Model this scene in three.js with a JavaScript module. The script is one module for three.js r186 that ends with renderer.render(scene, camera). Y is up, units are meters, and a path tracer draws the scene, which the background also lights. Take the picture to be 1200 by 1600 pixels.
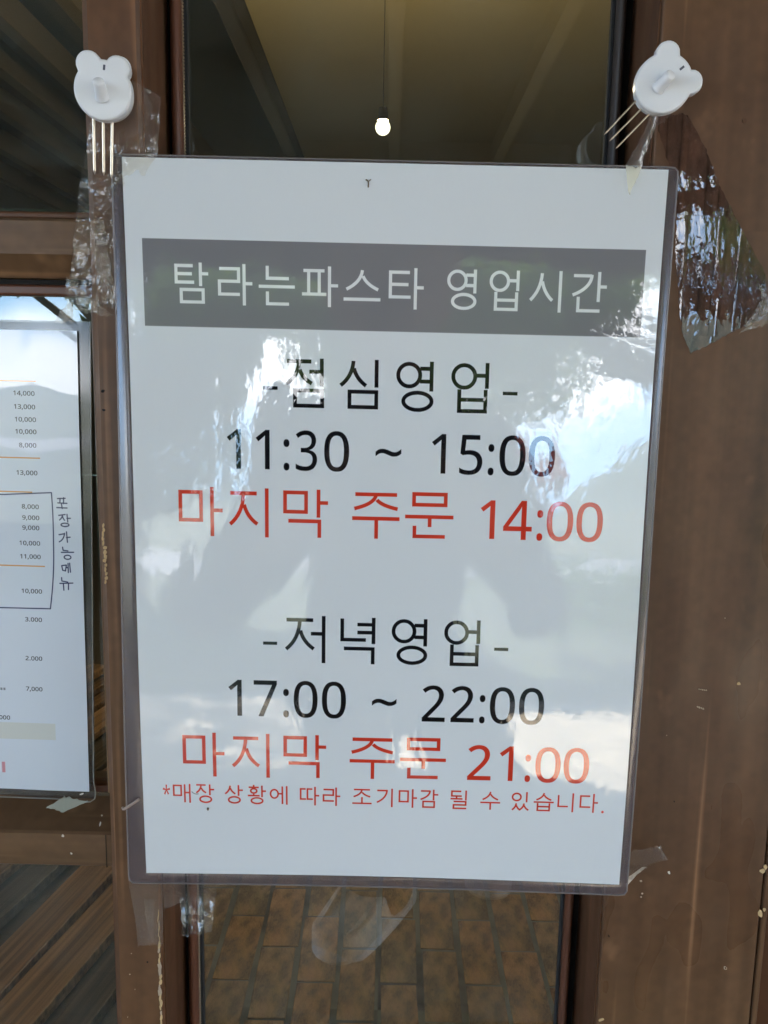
import * as THREE from 'three';
import { RoundedBoxGeometry } from 'three/addons/geometries/RoundedBoxGeometry.js';
import { mergeGeometries } from 'three/addons/utils/BufferGeometryUtils.js';
import { MarchingCubes } from 'three/addons/objects/MarchingCubes.js';

// ---------------------------------------------------------------- camera, sky, sun, exposure
const scene = new THREE.Scene();
const camera = new THREE.PerspectiveCamera(63.2, 0.75, 0.01, 3000);
camera.rotation.order = 'YXZ';
camera.position.set(-0.0008, 1.1169, 0.3357);
camera.rotation.set(THREE.MathUtils.degToRad(-8.99), THREE.MathUtils.degToRad(0.2), THREE.MathUtils.degToRad(1.08));
const renderer = new THREE.WebGLRenderer({ antialias: true });
renderer.toneMapping = THREE.LinearToneMapping;
renderer.toneMappingExposure = 9.2;
renderer.shadowMap.enabled = true;
const sunDir = new THREE.Vector3(-0.30, 0.60, 0.74).normalize();
const sun = new THREE.DirectionalLight(new THREE.Color(1, 0.95, 0.87), 4.2);
sun.position.copy(sunDir).multiplyScalar(40);
sun.castShadow = true;
Object.assign(sun.shadow.camera, { left: -15, right: 15, top: 15, bottom: -15, near: 1, far: 120 });
sun.shadow.mapSize.set(2048, 2048);
scene.add(sun, sun.target);

// ---------------------------------------------------------------- seeded noise
let seedState = 7;
const seed = (s) => { seedState = s >>> 0; };
const rnd = () => { seedState = (seedState + 0x6d2b79f5) >>> 0; let t = Math.imul(seedState ^ (seedState >>> 15), 1 | seedState); t = (t + Math.imul(t ^ (t >>> 7), 61 | t)) ^ t; return ((t ^ (t >>> 14)) >>> 0) / 4294967296; };
const rr = (a, b) => a + (b - a) * rnd();
const hash = (x, y, z) => { let h = Math.imul(x | 0, 374761393) ^ Math.imul(y | 0, 668265263) ^ Math.imul(z | 0, 2147483647 ^ 0x1b873593); h = Math.imul(h ^ (h >>> 13), 1274126177); return ((h ^ (h >>> 16)) >>> 0) / 4294967296; };
const fade = (t) => t * t * (3 - 2 * t);
function vnoise(x, y, z = 0) {
  const xi = Math.floor(x), yi = Math.floor(y), zi = Math.floor(z), a = fade(x - xi), b = fade(y - yi), c = fade(z - zi);
  const L = (p, q, t) => p + (q - p) * t;
  const pl = (k) => L(L(hash(xi, yi, k), hash(xi + 1, yi, k), a), L(hash(xi, yi + 1, k), hash(xi + 1, yi + 1, k), a), b);
  return (c === 0 ? pl(zi) : L(pl(zi), pl(zi + 1), c)) * 2 - 1;
}
function fbm(x, y, z = 0, n = 4) { let s = 0, a = 0.5; for (let i = 0; i < n; i++) { s += a * vnoise(x, y, z + i * 17); x *= 2.03; y *= 2.03; a *= 0.5; } return s; }
const clamp = THREE.MathUtils.clamp, smooth = THREE.MathUtils.smoothstep, lerp = THREE.MathUtils.lerp;
const lin = (r, g, b) => new THREE.Color().setRGB(r, g, b);

// ---------------------------------------------------------------- the sky: blue air with bright cumulus towards the horizon
{
  const W = 1024, H = 512, d = new Float32Array(W * H * 4);
  for (let j = 0; j < H; j++) {
    const el = ((j + 0.5) / H - 0.5) * Math.PI, y = Math.sin(el);
    for (let i = 0; i < W; i++) {
      const az = ((i + 0.5) / W - 0.5) * 2 * Math.PI, X = Math.cos(az) * Math.cos(el), Z = Math.sin(az) * Math.cos(el);
      const k = Math.pow(clamp(1 - y, 0, 1), 3);
      let c = [lerp(0.16, 0.42, k), lerp(0.33, 0.66, k), lerp(0.75, 0.92, k)];
      const n = fbm(X * 4.2 + 3, Z * 4.2 + 9, y * 7.5, 6);
      const m = smooth(n + 0.06 * k, -0.02, 0.24), core = smooth(n, 0.02, 0.5);
      const w = lerp(1.2, 0.92, core);
      c = [lerp(c[0], w * 0.98, m), lerp(c[1], w, m), lerp(c[2], w * 1.03, m)];
      if (y < 0) { const g = smooth(-y, 0, 0.05); c = [lerp(c[0], 0.16, g), lerp(c[1], 0.19, g), lerp(c[2], 0.14, g)]; }
      d.set([...c, 1], (j * W + i) * 4);
    }
  }
  const t = new THREE.DataTexture(d, W, H, THREE.RGBAFormat, THREE.FloatType);
  t.mapping = THREE.EquirectangularReflectionMapping; t.magFilter = THREE.LinearFilter; t.needsUpdate = true;
  scene.background = t; scene.environment = t;
}

// ---------------------------------------------------------------- helpers
const taken = new Map();
const numbered = (name) => { const n = taken.get(name) ?? 0; taken.set(name, n + 1); return n ? name + '_' + String(n).padStart(3, '0') : name; };
const shade = (o) => { o.castShadow = o.receiveShadow = true; return o; };
function thing(name, label, category, pos = [0, 0, 0], group) {
  const o = new THREE.Group(); o.name = numbered(name); o.position.set(...pos); scene.add(o);
  o.userData = { label, category }; if (group) o.userData.group = group;
  return o;
}
function part(name, geometry, material, parent, label) {
  const m = shade(new THREE.Mesh(geometry, material)); m.name = name;
  if (label) m.userData.label = label;
  parent.add(m); return m;
}
function single(name, geometry, material, label, category, group) {
  const m = shade(new THREE.Mesh(geometry, material)); m.name = numbered(name); m.userData = { label, category };
  if (group) m.userData.group = group;
  scene.add(m); return m;
}
function struct(name, geometry, material, parent) {
  const m = shade(new THREE.Mesh(geometry, material)); m.name = name;
  if (!parent) m.userData.kind = 'structure';
  (parent ?? scene).add(m); return m;
}
// texture coordinates in metres, taken from the side each face looks to
function metres(g, along = 'y') {
  const p = g.attributes.position, n = g.attributes.normal, uv = new Float32Array(p.count * 2);
  for (let i = 0; i < p.count; i++) {
    const x = p.getX(i), y = p.getY(i), z = p.getZ(i), ax = Math.abs(n.getX(i)), ay = Math.abs(n.getY(i)), az = Math.abs(n.getZ(i));
    let u, v;
    if (ay > ax && ay > az) { u = x; v = z; } else if (ax > az) { u = z; v = y; } else { u = x; v = y; }
    if (along === 'x') [u, v] = [v, u];
    uv[i * 2] = u; uv[i * 2 + 1] = v;
  }
  g.setAttribute('uv', new THREE.BufferAttribute(uv, 2)); return g;
}
function bx(x0, x1, y0, y1, z0, z1, r = 0.0012, along = 'y') {
  const w = x1 - x0, h = y1 - y0, dd = z1 - z0, g = r > 0 ? new RoundedBoxGeometry(w, h, dd, 2, Math.min(r, w * 0.45, h * 0.45, dd * 0.45)) : new THREE.BoxGeometry(w, h, dd);
  g.translate((x0 + x1) / 2, (y0 + y1) / 2, (z0 + z1) / 2); return metres(g, along);
}
function canvasTex(W, H, draw, colour = true) {
  const c = document.createElement('canvas'); c.width = W; c.height = H; draw(c.getContext('2d'), W, H);
  const t = new THREE.CanvasTexture(c); if (colour) t.colorSpace = THREE.SRGBColorSpace; t.anisotropy = 8; return t;
}
function dataTex(W, H, f, colour = false) {
  const d = new Uint8Array(W * H * 4);
  for (let j = 0; j < H; j++) for (let i = 0; i < W; i++) { const v = f(i / W, j / H, i, j), o = (j * W + i) * 4; if (v.length) { d[o] = clamp(v[0], 0, 1) * 255; d[o + 1] = clamp(v[1], 0, 1) * 255; d[o + 2] = clamp(v[2], 0, 1) * 255; } else d[o] = d[o + 1] = d[o + 2] = clamp(v, 0, 1) * 255; d[o + 3] = 255; }
  const t = new THREE.DataTexture(d, W, H); t.wrapS = t.wrapT = THREE.RepeatWrapping; t.magFilter = THREE.LinearFilter; t.minFilter = THREE.LinearMipmapLinearFilter; t.generateMipmaps = true;
  if (colour) t.colorSpace = THREE.SRGBColorSpace; t.needsUpdate = true; return t;
}
const rep = (t, sx, sy) => { const c = t.clone(); c.wrapS = c.wrapT = THREE.RepeatWrapping; c.repeat.set(sx, sy); c.needsUpdate = true; return c; };
const Y0 = 1.05;                       // height of the notice's middle above the floor
const mm = (x, y, z = 0) => new THREE.Vector3(x / 1000, Y0 + y / 1000, z / 1000);

// ---------------------------------------------------------------- materials
// brown oil paint over planed wood: faint vertical grain, roller texture and grime (pattern repeats every 0.6 m)
const grain = (u, v, s) => 0.5 * fbm(u * 90, v * 5, s, 4) + 0.5 * fbm(u * 24, v * 2.2, s + 40, 3);
const paintMap = dataTex(768, 768, (u, v) => {
  const wrapU = (f) => lerp(f(u, v), f(u - 1, v), smooth(u, 0.85, 1));
  const g = wrapU((a, b) => grain(a, b, 3)), big = fbm(u * 4, v * 3, 11, 4), grit = fbm(u * 160, v * 160, 5, 2);
  const brush = fbm(u * 130, v * 2.5, 23, 3), k = 1 + 0.2 * g + 0.22 * big + 0.1 * grit + 0.1 * brush;
  const worn = 1.3 * Math.max(0, fbm(u * 150, v * 3.5, 29, 3) - 0.4) + 0.9 * Math.max(0, fbm(u * 40, v * 30, 30, 4) - 0.42);
  const r = 0.446 * k + worn * 0.5, gg = 0.334 * k + 0.022 * big + worn * 0.4, b = 0.242 * k + 0.002 * big + worn * 0.3;
  return [r, gg, b];
}, true);
const paintBump = dataTex(768, 768, (u, v) => 0.5 + 0.32 * grain(u, v, 3) + 0.2 * fbm(u * 150, v * 110, 8, 2));
const paintRough = dataTex(384, 384, (u, v) => 0.52 + 0.4 * fbm(u * 5, v * 3, 14, 4) + 0.22 * fbm(u * 60, v * 20, 15, 2));
const paintMat = (tint, rough = 0.5, sx = 1.7) => new THREE.MeshPhysicalMaterial({ color: tint, map: rep(paintMap, sx, 1.7), roughness: rough * 1.75, roughnessMap: rep(paintRough, sx, 1.7), bumpMap: rep(paintBump, sx, 1.7), bumpScale: 0.00024, specularIntensity: 0.7 });
const dust = dataTex(512, 512, (u, v) => 0.984 + 0.02 * fbm(u * 6, v * 4, 41, 5) - 0.03 * Math.max(0, fbm(u * 90, v * 90, 42, 2) - 0.12));
const M = {
  post: paintMat(lin(0.74, 0.69, 0.67), 0.48),
  mullion: paintMat(lin(0.82, 0.73, 0.69), 0.5),
  rail: paintMat(lin(0.80, 0.80, 0.79), 0.5),
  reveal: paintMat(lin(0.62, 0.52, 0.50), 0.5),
  bead: new THREE.MeshPhysicalMaterial({ color: lin(0.13, 0.05, 0.028), roughness: 0.33, bumpMap: rep(paintBump, 2, 1.5), bumpScale: 0.00012 }),
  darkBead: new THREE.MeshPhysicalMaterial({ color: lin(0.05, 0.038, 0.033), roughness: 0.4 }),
  gasket: new THREE.MeshStandardMaterial({ color: lin(0.012, 0.013, 0.015), roughness: 0.7 }),
  gap: new THREE.MeshStandardMaterial({ color: lin(0.01, 0.008, 0.007), roughness: 0.9 }),
  glass: new THREE.MeshPhysicalMaterial({ color: lin(0.86, 0.92, 0.88), roughness: 0, transmission: 1, transmissionMap: rep(dust, 5, 5), bumpMap: rep(dust, 3, 3), bumpScale: 0.00003, thickness: 0, ior: 1.7 }),
  bareWood: new THREE.MeshStandardMaterial({ color: lin(0.62, 0.43, 0.22), roughness: 0.8 }),
  flake: new THREE.MeshStandardMaterial({ color: lin(0.5, 0.38, 0.27), roughness: 0.75 }),
  whiteFleck: new THREE.MeshStandardMaterial({ color: lin(0.72, 0.66, 0.58), roughness: 0.7 }),
};

M.doorGlass = M.glass.clone(); M.doorGlass.ior = 1.9;
// ================================================================ THE FRONT OF THE SHOP
// ---- middle: narrow fixed light between two stiles, recessed 33 mm
const post = thing('door_post', 'wide brown painted door stile right of the glass, with chipped outer edge', 'door post');
part('stile', bx(0.0982, 0.1672, 0, 2.2, -0.06, 0, 0.0012), M.post, post);
part('stile_edge', bx(0.1682, 0.1712, 0, 2.2, -0.06, -0.0012, 0.0012), M.post, post);
part('reveal', bx(0.0974, 0.0981, 0.02, 2.2, -0.056, -0.0018, 0), M.reveal, post);
part('edge_groove', bx(0.1670, 0.1684, 0, 2.2, -0.05, -0.004, 0), M.gap, post);
const mullion = thing('mullion', 'narrow brown painted upright between the two windows, wood showing along its edge', 'window post');
{
  const s = new THREE.Shape(); // section with a small chamfer towards the left window
  s.moveTo(-0.0972, -0.06); s.lineTo(-0.0972, -0.0012); s.lineTo(-0.0984, 0); s.lineTo(-0.1165, 0); s.lineTo(-0.1195, -0.0035); s.lineTo(-0.1195, -0.06); s.lineTo(-0.0972, -0.06);
  const g = new THREE.ExtrudeGeometry(s, { depth: 2.2, bevelEnabled: false }); g.rotateX(-Math.PI / 2);
  g.computeVertexNormals(); // section x stays x, section y runs along -z after the turn
  const p = g.attributes.position; for (let i = 0; i < p.count; i++) p.setZ(i, -p.getZ(i));
  const gg = g.index ? g.toNonIndexed() : g; const q = gg.attributes.position.array;
  for (let i = 0; i < q.length; i += 9) for (let c = 0; c < 3; c++) { const t = q[i + 3 + c]; q[i + 3 + c] = q[i + 6 + c]; q[i + 6 + c] = t; }
  gg.computeVertexNormals(); part('stile', metres(gg), M.mullion, mullion);
  part('reveal', bx(-0.0972, -0.0965, 0.02, 2.2, -0.056, -0.0018, 0), M.reveal, mullion);
}
const sash = thing('glazed_panel', 'tall narrow glass panel behind the hours notice, in brown beading', 'window');
part('glass', bx(-0.0915, 0.0925, 0.03, 2.18, -0.0385, -0.0382, 0), M.doorGlass, sash);
function halfRound(x0, x1, z, y0, y1, depth) {
  const g = new THREE.CylinderGeometry(1, 1, y1 - y0, 14, 1, false); g.scale((x1 - x0) / 2, 1, depth); g.translate((x0 + x1) / 2, (y0 + y1) / 2, z); return metres(g);
}
part('glazing_bead', halfRound(-0.0943, -0.0893, -0.0355, 0.03, 2.18, 0.0045), M.bead, sash);
part('glazing_bead', halfRound(0.0892, 0.0935, -0.0355, 0.03, 1.12, 0.0045), M.bead, sash);
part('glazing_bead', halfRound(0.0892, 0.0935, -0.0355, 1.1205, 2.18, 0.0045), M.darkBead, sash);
part('painted_gap_shade', bx(-0.0966, -0.0941, 0.03, 2.18, -0.052, -0.0395, 0), M.gap, sash);  // near-black strips: shade of the recess put in as colour
part('painted_gap_shade', bx(0.0937, 0.0975, 0.03, 2.18, -0.052, -0.0395, 0), M.gap, sash);
part('gasket', bx(-0.0892, -0.0872, 0.03, 2.18, -0.0383, -0.0352, 0.0004), M.gasket, sash);
part('gasket', bx(0.0878, 0.0893, 0.03, 2.18, -0.0383, -0.0352, 0.0004), M.gasket, sash);
{ // twisted cord seal
  const gs = [];
  for (let k = 0; k < 460; k++) { const g = new THREE.SphereGeometry(1, 6, 4); g.scale(0.00042, 0.00085, 0.00042); g.rotateZ(0.6); g.translate(-0.0891, Y0 - 0.32 + k * 0.0014, -0.0348); gs.push(g); }
  part('cord_seal', mergeGeometries(gs), new THREE.MeshStandardMaterial({ color: lin(0.3, 0.23, 0.16), roughness: 0.8 }), sash);
}
// ---- left window: rails, three panes
const win = thing('side_window', 'brown wooden window left of the notice, divided by two rails', 'window');
const X0 = -0.62, X1 = -0.1196;
{
  const rail = (yTop, yBot, yBack) => { // front face from yTop down to yBot, sloping back to yBack (chamfer or sill)
    const s = new THREE.Shape(), up = yBack > yTop;
    if (up) { s.moveTo(-0.022, yBack); s.lineTo(-0.005, yTop); s.lineTo(-0.004, yTop - 0.001); s.lineTo(-0.004, yBot + 0.0008); s.lineTo(-0.005, yBot); s.lineTo(-0.04, yBot); s.lineTo(-0.04, yBack); }
    else { s.moveTo(-0.04, yTop); s.lineTo(-0.005, yTop); s.lineTo(-0.004, yTop - 0.001); s.lineTo(-0.004, yBot + 0.0008); s.lineTo(-0.0048, yBot); s.lineTo(-0.012, yBack); s.lineTo(-0.04, yBack); }
    const g = new THREE.ExtrudeGeometry(s, { depth: X1 - X0, bevelEnabled: false }); g.rotateY(-Math.PI / 2); // section x -> z, extrusion -> -x
    g.computeVertexNormals();
    const b = g.toNonIndexed ? (g.index ? g.toNonIndexed() : g) : g, p = b.attributes.position.array; let zx = 1e9, xm = 1e9;
    for (let i = 0; i < p.length; i += 3) xm = Math.min(xm, p[i]);
    for (let i = 0; i < p.length; i += 3) p[i] += X0 - xm;
    b.computeVertexNormals(); return metres(b, 'x');
  };
  part('upper_rail', rail(Y0 + 0.1272, Y0 + 0.1128, Y0 + 0.1052), M.rail, win);
  part('lower_rail', rail(Y0 - 0.1325, Y0 - 0.1490, Y0 - 0.1215), M.rail, win);
  const bead = (y0, y1, z, m = M.bead) => part('glazing_bead', bx(X0, X1, y0, y1, z - 0.008, z, 0.0012, 'x'), m, win);
  bead(Y0 + 0.1274, Y0 + 0.1305, -0.0068, M.reveal); bead(Y0 + 0.0985, Y0 + 0.1030, -0.014); part('painted_gap_shade', bx(X0, X1, Y0 + 0.1031, Y0 + 0.1051, -0.022, -0.0155, 0), M.gap, win); bead(Y0 - 0.1190, Y0 - 0.1150, -0.014); bead(Y0 - 0.1530, Y0 - 0.1494, -0.013, M.reveal);  // the black strip paints the shade under the upper rail
  const pane = (y0, y1) => part('glass', bx(X0, X1, y0, y1, -0.0172, -0.017, 0), M.glass, win);
  pane(Y0 + 0.128, 2.15); pane(Y0 - 0.122, Y0 + 0.104); pane(0.05, Y0 - 0.149);
  part('joint', bx(-0.1222, -0.1219, Y0 - 0.149, Y0 - 0.1335, -0.01, -0.0038, 0), M.gap, win);
  part('stile', bx(X0 - 0.06, X0, 0, 2.2, -0.06, 0, 0.0012), M.mullion, win);
  part('glazing_bead', bx(-0.1212, -0.1197, Y0 - 0.1148, Y0 + 0.0983, -0.0165, -0.006, 0.0005), M.rail, win);
  part('glazing_bead', bx(-0.1206, -0.1197, Y0 + 0.1306, 2.15, -0.0165, -0.007, 0.0004), M.reveal, win);
  part('glazing_bead', bx(-0.1210, -0.1197, 0.05, Y0 - 0.1531, -0.0165, -0.007, 0.0004), M.bead, win);
}
// ---- the door leaf beyond the right stile, only its dark edge shows
const leaf = thing('door_leaf', 'dark edge of the neighbouring door at the right margin', 'door');
part('leaf_frame', bx(0.1740, 0.30, 0.01, 2.19, -0.075, -0.035, 0.002), paintMat(lin(0.45, 0.3, 0.24), 0.5), leaf);
// ---- wall round the openings
const wallMat = new THREE.MeshStandardMaterial({ color: lin(0.33, 0.28, 0.23), roughness: 0.9 });
struct('facade_wall', mergeGeometries([bx(-4.5, X0 - 0.0605, 0, 3.2, -0.12, -0.001, 0), bx(0.3005, 4.5, 0, 3.2, -0.12, -0.001, 0), bx(X0 - 0.06, 0.30, 2.2005, 3.2, -0.12, -0.001, 0)]), wallMat);

// ---- marks of wear on the paint
function blot(pts, z, m, parent, name) { const s = new THREE.Shape(pts.map(([x, y]) => new THREE.Vector2(x / 1000, Y0 + y / 1000))); const g = new THREE.ExtrudeGeometry(s, { depth: 0.00025, bevelEnabled: false }); g.translate(0, 0, z); return part(name, g, m, parent); }
function chip(x, y, w, h, turn, m, parent, name = 'paint_chip', z = 0.00005) {
  const n = 9, pts = []; for (let i = 0; i < n; i++) { const a = i / n * 2 * Math.PI, k = rr(0.65, 1.1), px = Math.cos(a) * w / 2 * k, py = Math.sin(a) * h / 2 * k; pts.push([x + px * Math.cos(turn) - py * Math.sin(turn), y + px * Math.sin(turn) + py * Math.cos(turn)]); }
  blot(pts, z, m, parent, name);
}
seed(21);
for (let i = 0; i < 5; i++) chip(132.2 + i * 0.75, -59.1 - i * 0.12, 0.7, rr(0.5, 0.9), 0.3, M.flake, post);
for (let i = 0; i < 4; i++) chip(132.2 + i * 0.8, -67.0 - i * 0.25, 0.75, rr(0.8, 1.3), 0.5, M.flake, post);
chip(148.7, -56.4, 1.7, 1.6, 0, M.bareWood, post); chip(125.6, -143.3, 1.2, 1.6, 0.4, M.whiteFleck, post); chip(113.6, -147.6, 1.1, 0.9, 0.3, M.flake, post);
chip(114.6, -153.6, 0.9, 0.8, 0, M.flake, post); chip(114.2, -155.2, 0.7, 0.6, 0, M.flake, post); chip(153.9, -188.9, 1.6, 2.2, 0.3, M.flake, post); chip(153.9, -188.8, 0.8, 1.2, 0.3, M.post, post, 'paint_chip', 0.0002);
chip(166.2, -141.5, 2.6, 2.6, 0, M.bareWood, post); chip(167.2, -139.6, 1.5, 3, 0.4, M.bareWood, post, 'paint_chip', 0.0002); chip(167.0, -162, 2, 4.2, 0.2, M.bareWood, post); chip(168.6, -160, 1.5, 1.8, 0.2, M.bareWood, post, 'paint_chip', 0.0002);
chip(101.2, -174.4, 0.5, 1.3, 0.1, M.gap, post); chip(125.4, -110, 0.6, 0.9, 0.2, M.gap, post); chip(131.9, 166.4, 1.7, 2.2, 0.2, M.reveal, post); chip(100.3, -216, 3, 1.6, 0.5, M.bareWood, post);
chip(120, -80, 0.4, 0.4, 0, M.flake, post); chip(140.5, -28, 0.4, 0.5, 0, M.flake, post); chip(150, 30, 0.4, 0.4, 0, M.reveal, post);
// the split edge of the mullion, raw wood showing in a ragged line
for (let i = 0; i < 26; i++) { const y = -168 - i * 2.6, w = y < -182 ? rr(0.7, 2.1) : rr(0.25, 0.6); chip(-98.6 + rr(-0.35, 0.35) + (i % 7) * 0.05, y, w, rr(2.4, 5.2), rr(-0.15, 0.15), rnd() < 0.7 ? M.bareWood : M.flake, mullion); }
for (let i = 0; i < 5; i++) chip(-113.5 + rr(-1.5, 6), -228 + i * 11 + rr(-4, 4), rr(0.25, 0.6), rr(0.3, 0.7), rr(-0.3, 0.3), M.flake, mullion);
for (let i = 0; i < 14; i++) { const k = i / 13; chip(-117.2 + 0.6 * k + rr(-0.5, 0.5), 6 - 24 * k, rr(0.8, 1.9), rr(1.4, 2.8), rr(-0.3, 0.3), M.bareWood, mullion); }
for (const [x, y, w, h] of [[-115.3, 60.5, 1.6, 1.2], [-115.2, 53, 1.4, 1.1], [-104, -192, 0.8, 0.9]]) chip(x, y, w, h, 0.2, M.gap, mullion);
for (const [x, y, w, h, t] of [[-117.4, -121.6, 0.9, 0.9, 0], [-124.5, -128.5, 0.7, 2.6, -0.25], [-123.6, -124.5, 0.7, 0.8, 0], [-141, -134.2, 1.3, 1.2, 0], [-137.6, -142.6, 1.3, 0.7, -0.6], [-132, -114.6, 2, 0.8, 0.3]]) chip(x, y, w, h, t, M.whiteFleck, win, 'paint_chip', y > -132 ? -0.0045 : -0.0039);

// ================================================================ WRITING
// Hangul is drawn from its letters; every letter sits in a box x0 y0 x1 y1 of the syllable's 100 x 100 cell.
const GLYPHS = {
  탐: 'ㅌ 6 8 50 48|ㅏ 68 0 88 57|ㅁ 18 66 74 96', 라: 'ㄹ 7 13 56 75|ㅏ 70 1 91 102', 는: 'ㄴ 22 4 77 34|ㅡ 0 54 92 54|ㄴ 22 66 77 96', 파: 'ㅍ 3 13 64 70|ㅏ 73 2 95 101', 스: 'ㅅ 9 9 90 56|ㅡ 2 80 96 80', 타: 'ㅌ 8 12 58 72|ㅏ 72 1 93 102',
  영: 'ㅇ 7 6 51 50|ㅕ 51 1 74 59 15 40|ㅇ 18 62 75 96', 업: 'ㅇ 7 6 51 50|ㅓ 51 1 75 51 26|ㅂ 20 56 73 96', 시: 'ㅅ 4 6 60 72|ㅣ 79 0 79 101', 간: 'ㄱ 8 10 54 57 s|ㅏ 73 0 93 73 36|ㄴ 22 61 78 95',
  점: 'ㅈ 5 6 54 50|ㅓ 50 0 75 54 26|ㅁ 21 63 76 93', 심: 'ㅅ 3 3 54 51|ㅣ 75 0 75 54|ㅁ 21 63 75 93', 마: 'ㅁ 7 11 50 69|ㅏ 73 0 95 102', 지: 'ㅈ 3 11 58 76|ㅣ 79 0 79 102', 막: 'ㅁ 7 7 51 47|ㅏ 77 0 97 58|ㄱ 14 66 79 100',
  주: 'ㅈ 9 7 96 37|ㅜ 3 57 102 99', 문: 'ㅁ 20 4 86 26|ㅜ 2 51 103 72|ㄴ 22 70 86 92', 저: 'ㅈ 6 9 62 72|ㅓ 57 0 84 101 38', 녁: 'ㄴ 8 4 58 49|ㅕ 40 1 74 57 16 33|ㄱ 12 68 73 101',
  매: 'ㅁ 7 9 44 62|ㅐ 62 0 87 101', 장: 'ㅈ 3 4 50 46|ㅏ 70 0 92 58|ㅇ 20 64 77 97', 상: 'ㅅ 3 4 54 48|ㅏ 70 0 92 58|ㅇ 20 64 77 97', 황: 'ㅎ 14 2 56 42|ㅗ 5 46 64 55|ㅏ 76 0 96 63|ㅇ 22 67 79 98', 에: 'ㅇ 5 20 43 66|ㅓ 45 2 64 98 42|ㅣ 86 0 86 101',
  따: 'ㄷ 4 13 30 68|ㄷ 38 13 64 68|ㅏ 76 0 97 102', 조: 'ㅈ 10 9 90 48|ㅗ 2 50 99 84', 기: 'ㄱ 7 11 56 76 s|ㅣ 81 0 81 101', 감: 'ㄱ 7 8 53 54 s|ㅏ 71 0 94 58|ㅁ 19 65 75 96', 될: 'ㄷ 10 5 58 31|ㅗ 4 33 64 46|ㅣ 81 0 81 54|ㄹ 20 61 81 98',
  수: 'ㅅ 13 4 90 46|ㅜ 2 62 101 101', 있: 'ㅇ 8 8 50 47|ㅣ 79 0 79 55|ㅅ 8 62 48 98|ㅅ 44 62 90 98', 습: 'ㅅ 14 3 88 40|ㅡ 1 52 101 52|ㅂ 21 60 80 97', 니: 'ㄴ 9 11 58 72|ㅣ 81 0 81 102', 다: 'ㄷ 8 13 56 72|ㅏ 73 0 95 102',
  포: 'ㅍ 8 4 90 50|ㅗ 2 55 98 96', 가: 'ㄱ 4 20 50 95 s|ㅏ 72 0 98 98', 능: 'ㄴ 14 0 60 30|ㅡ 0 46 96 44|ㅇ 26 60 74 100', 메: 'ㅁ 4 22 44 80|ㅓ 44 6 64 98 46|ㅣ 88 0 88 100', 뉴: 'ㄴ 16 2 66 34|ㅡ 0 52 100 48|ㅣ 34 52 32 98|ㅣ 68 50 66 100',
};
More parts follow.
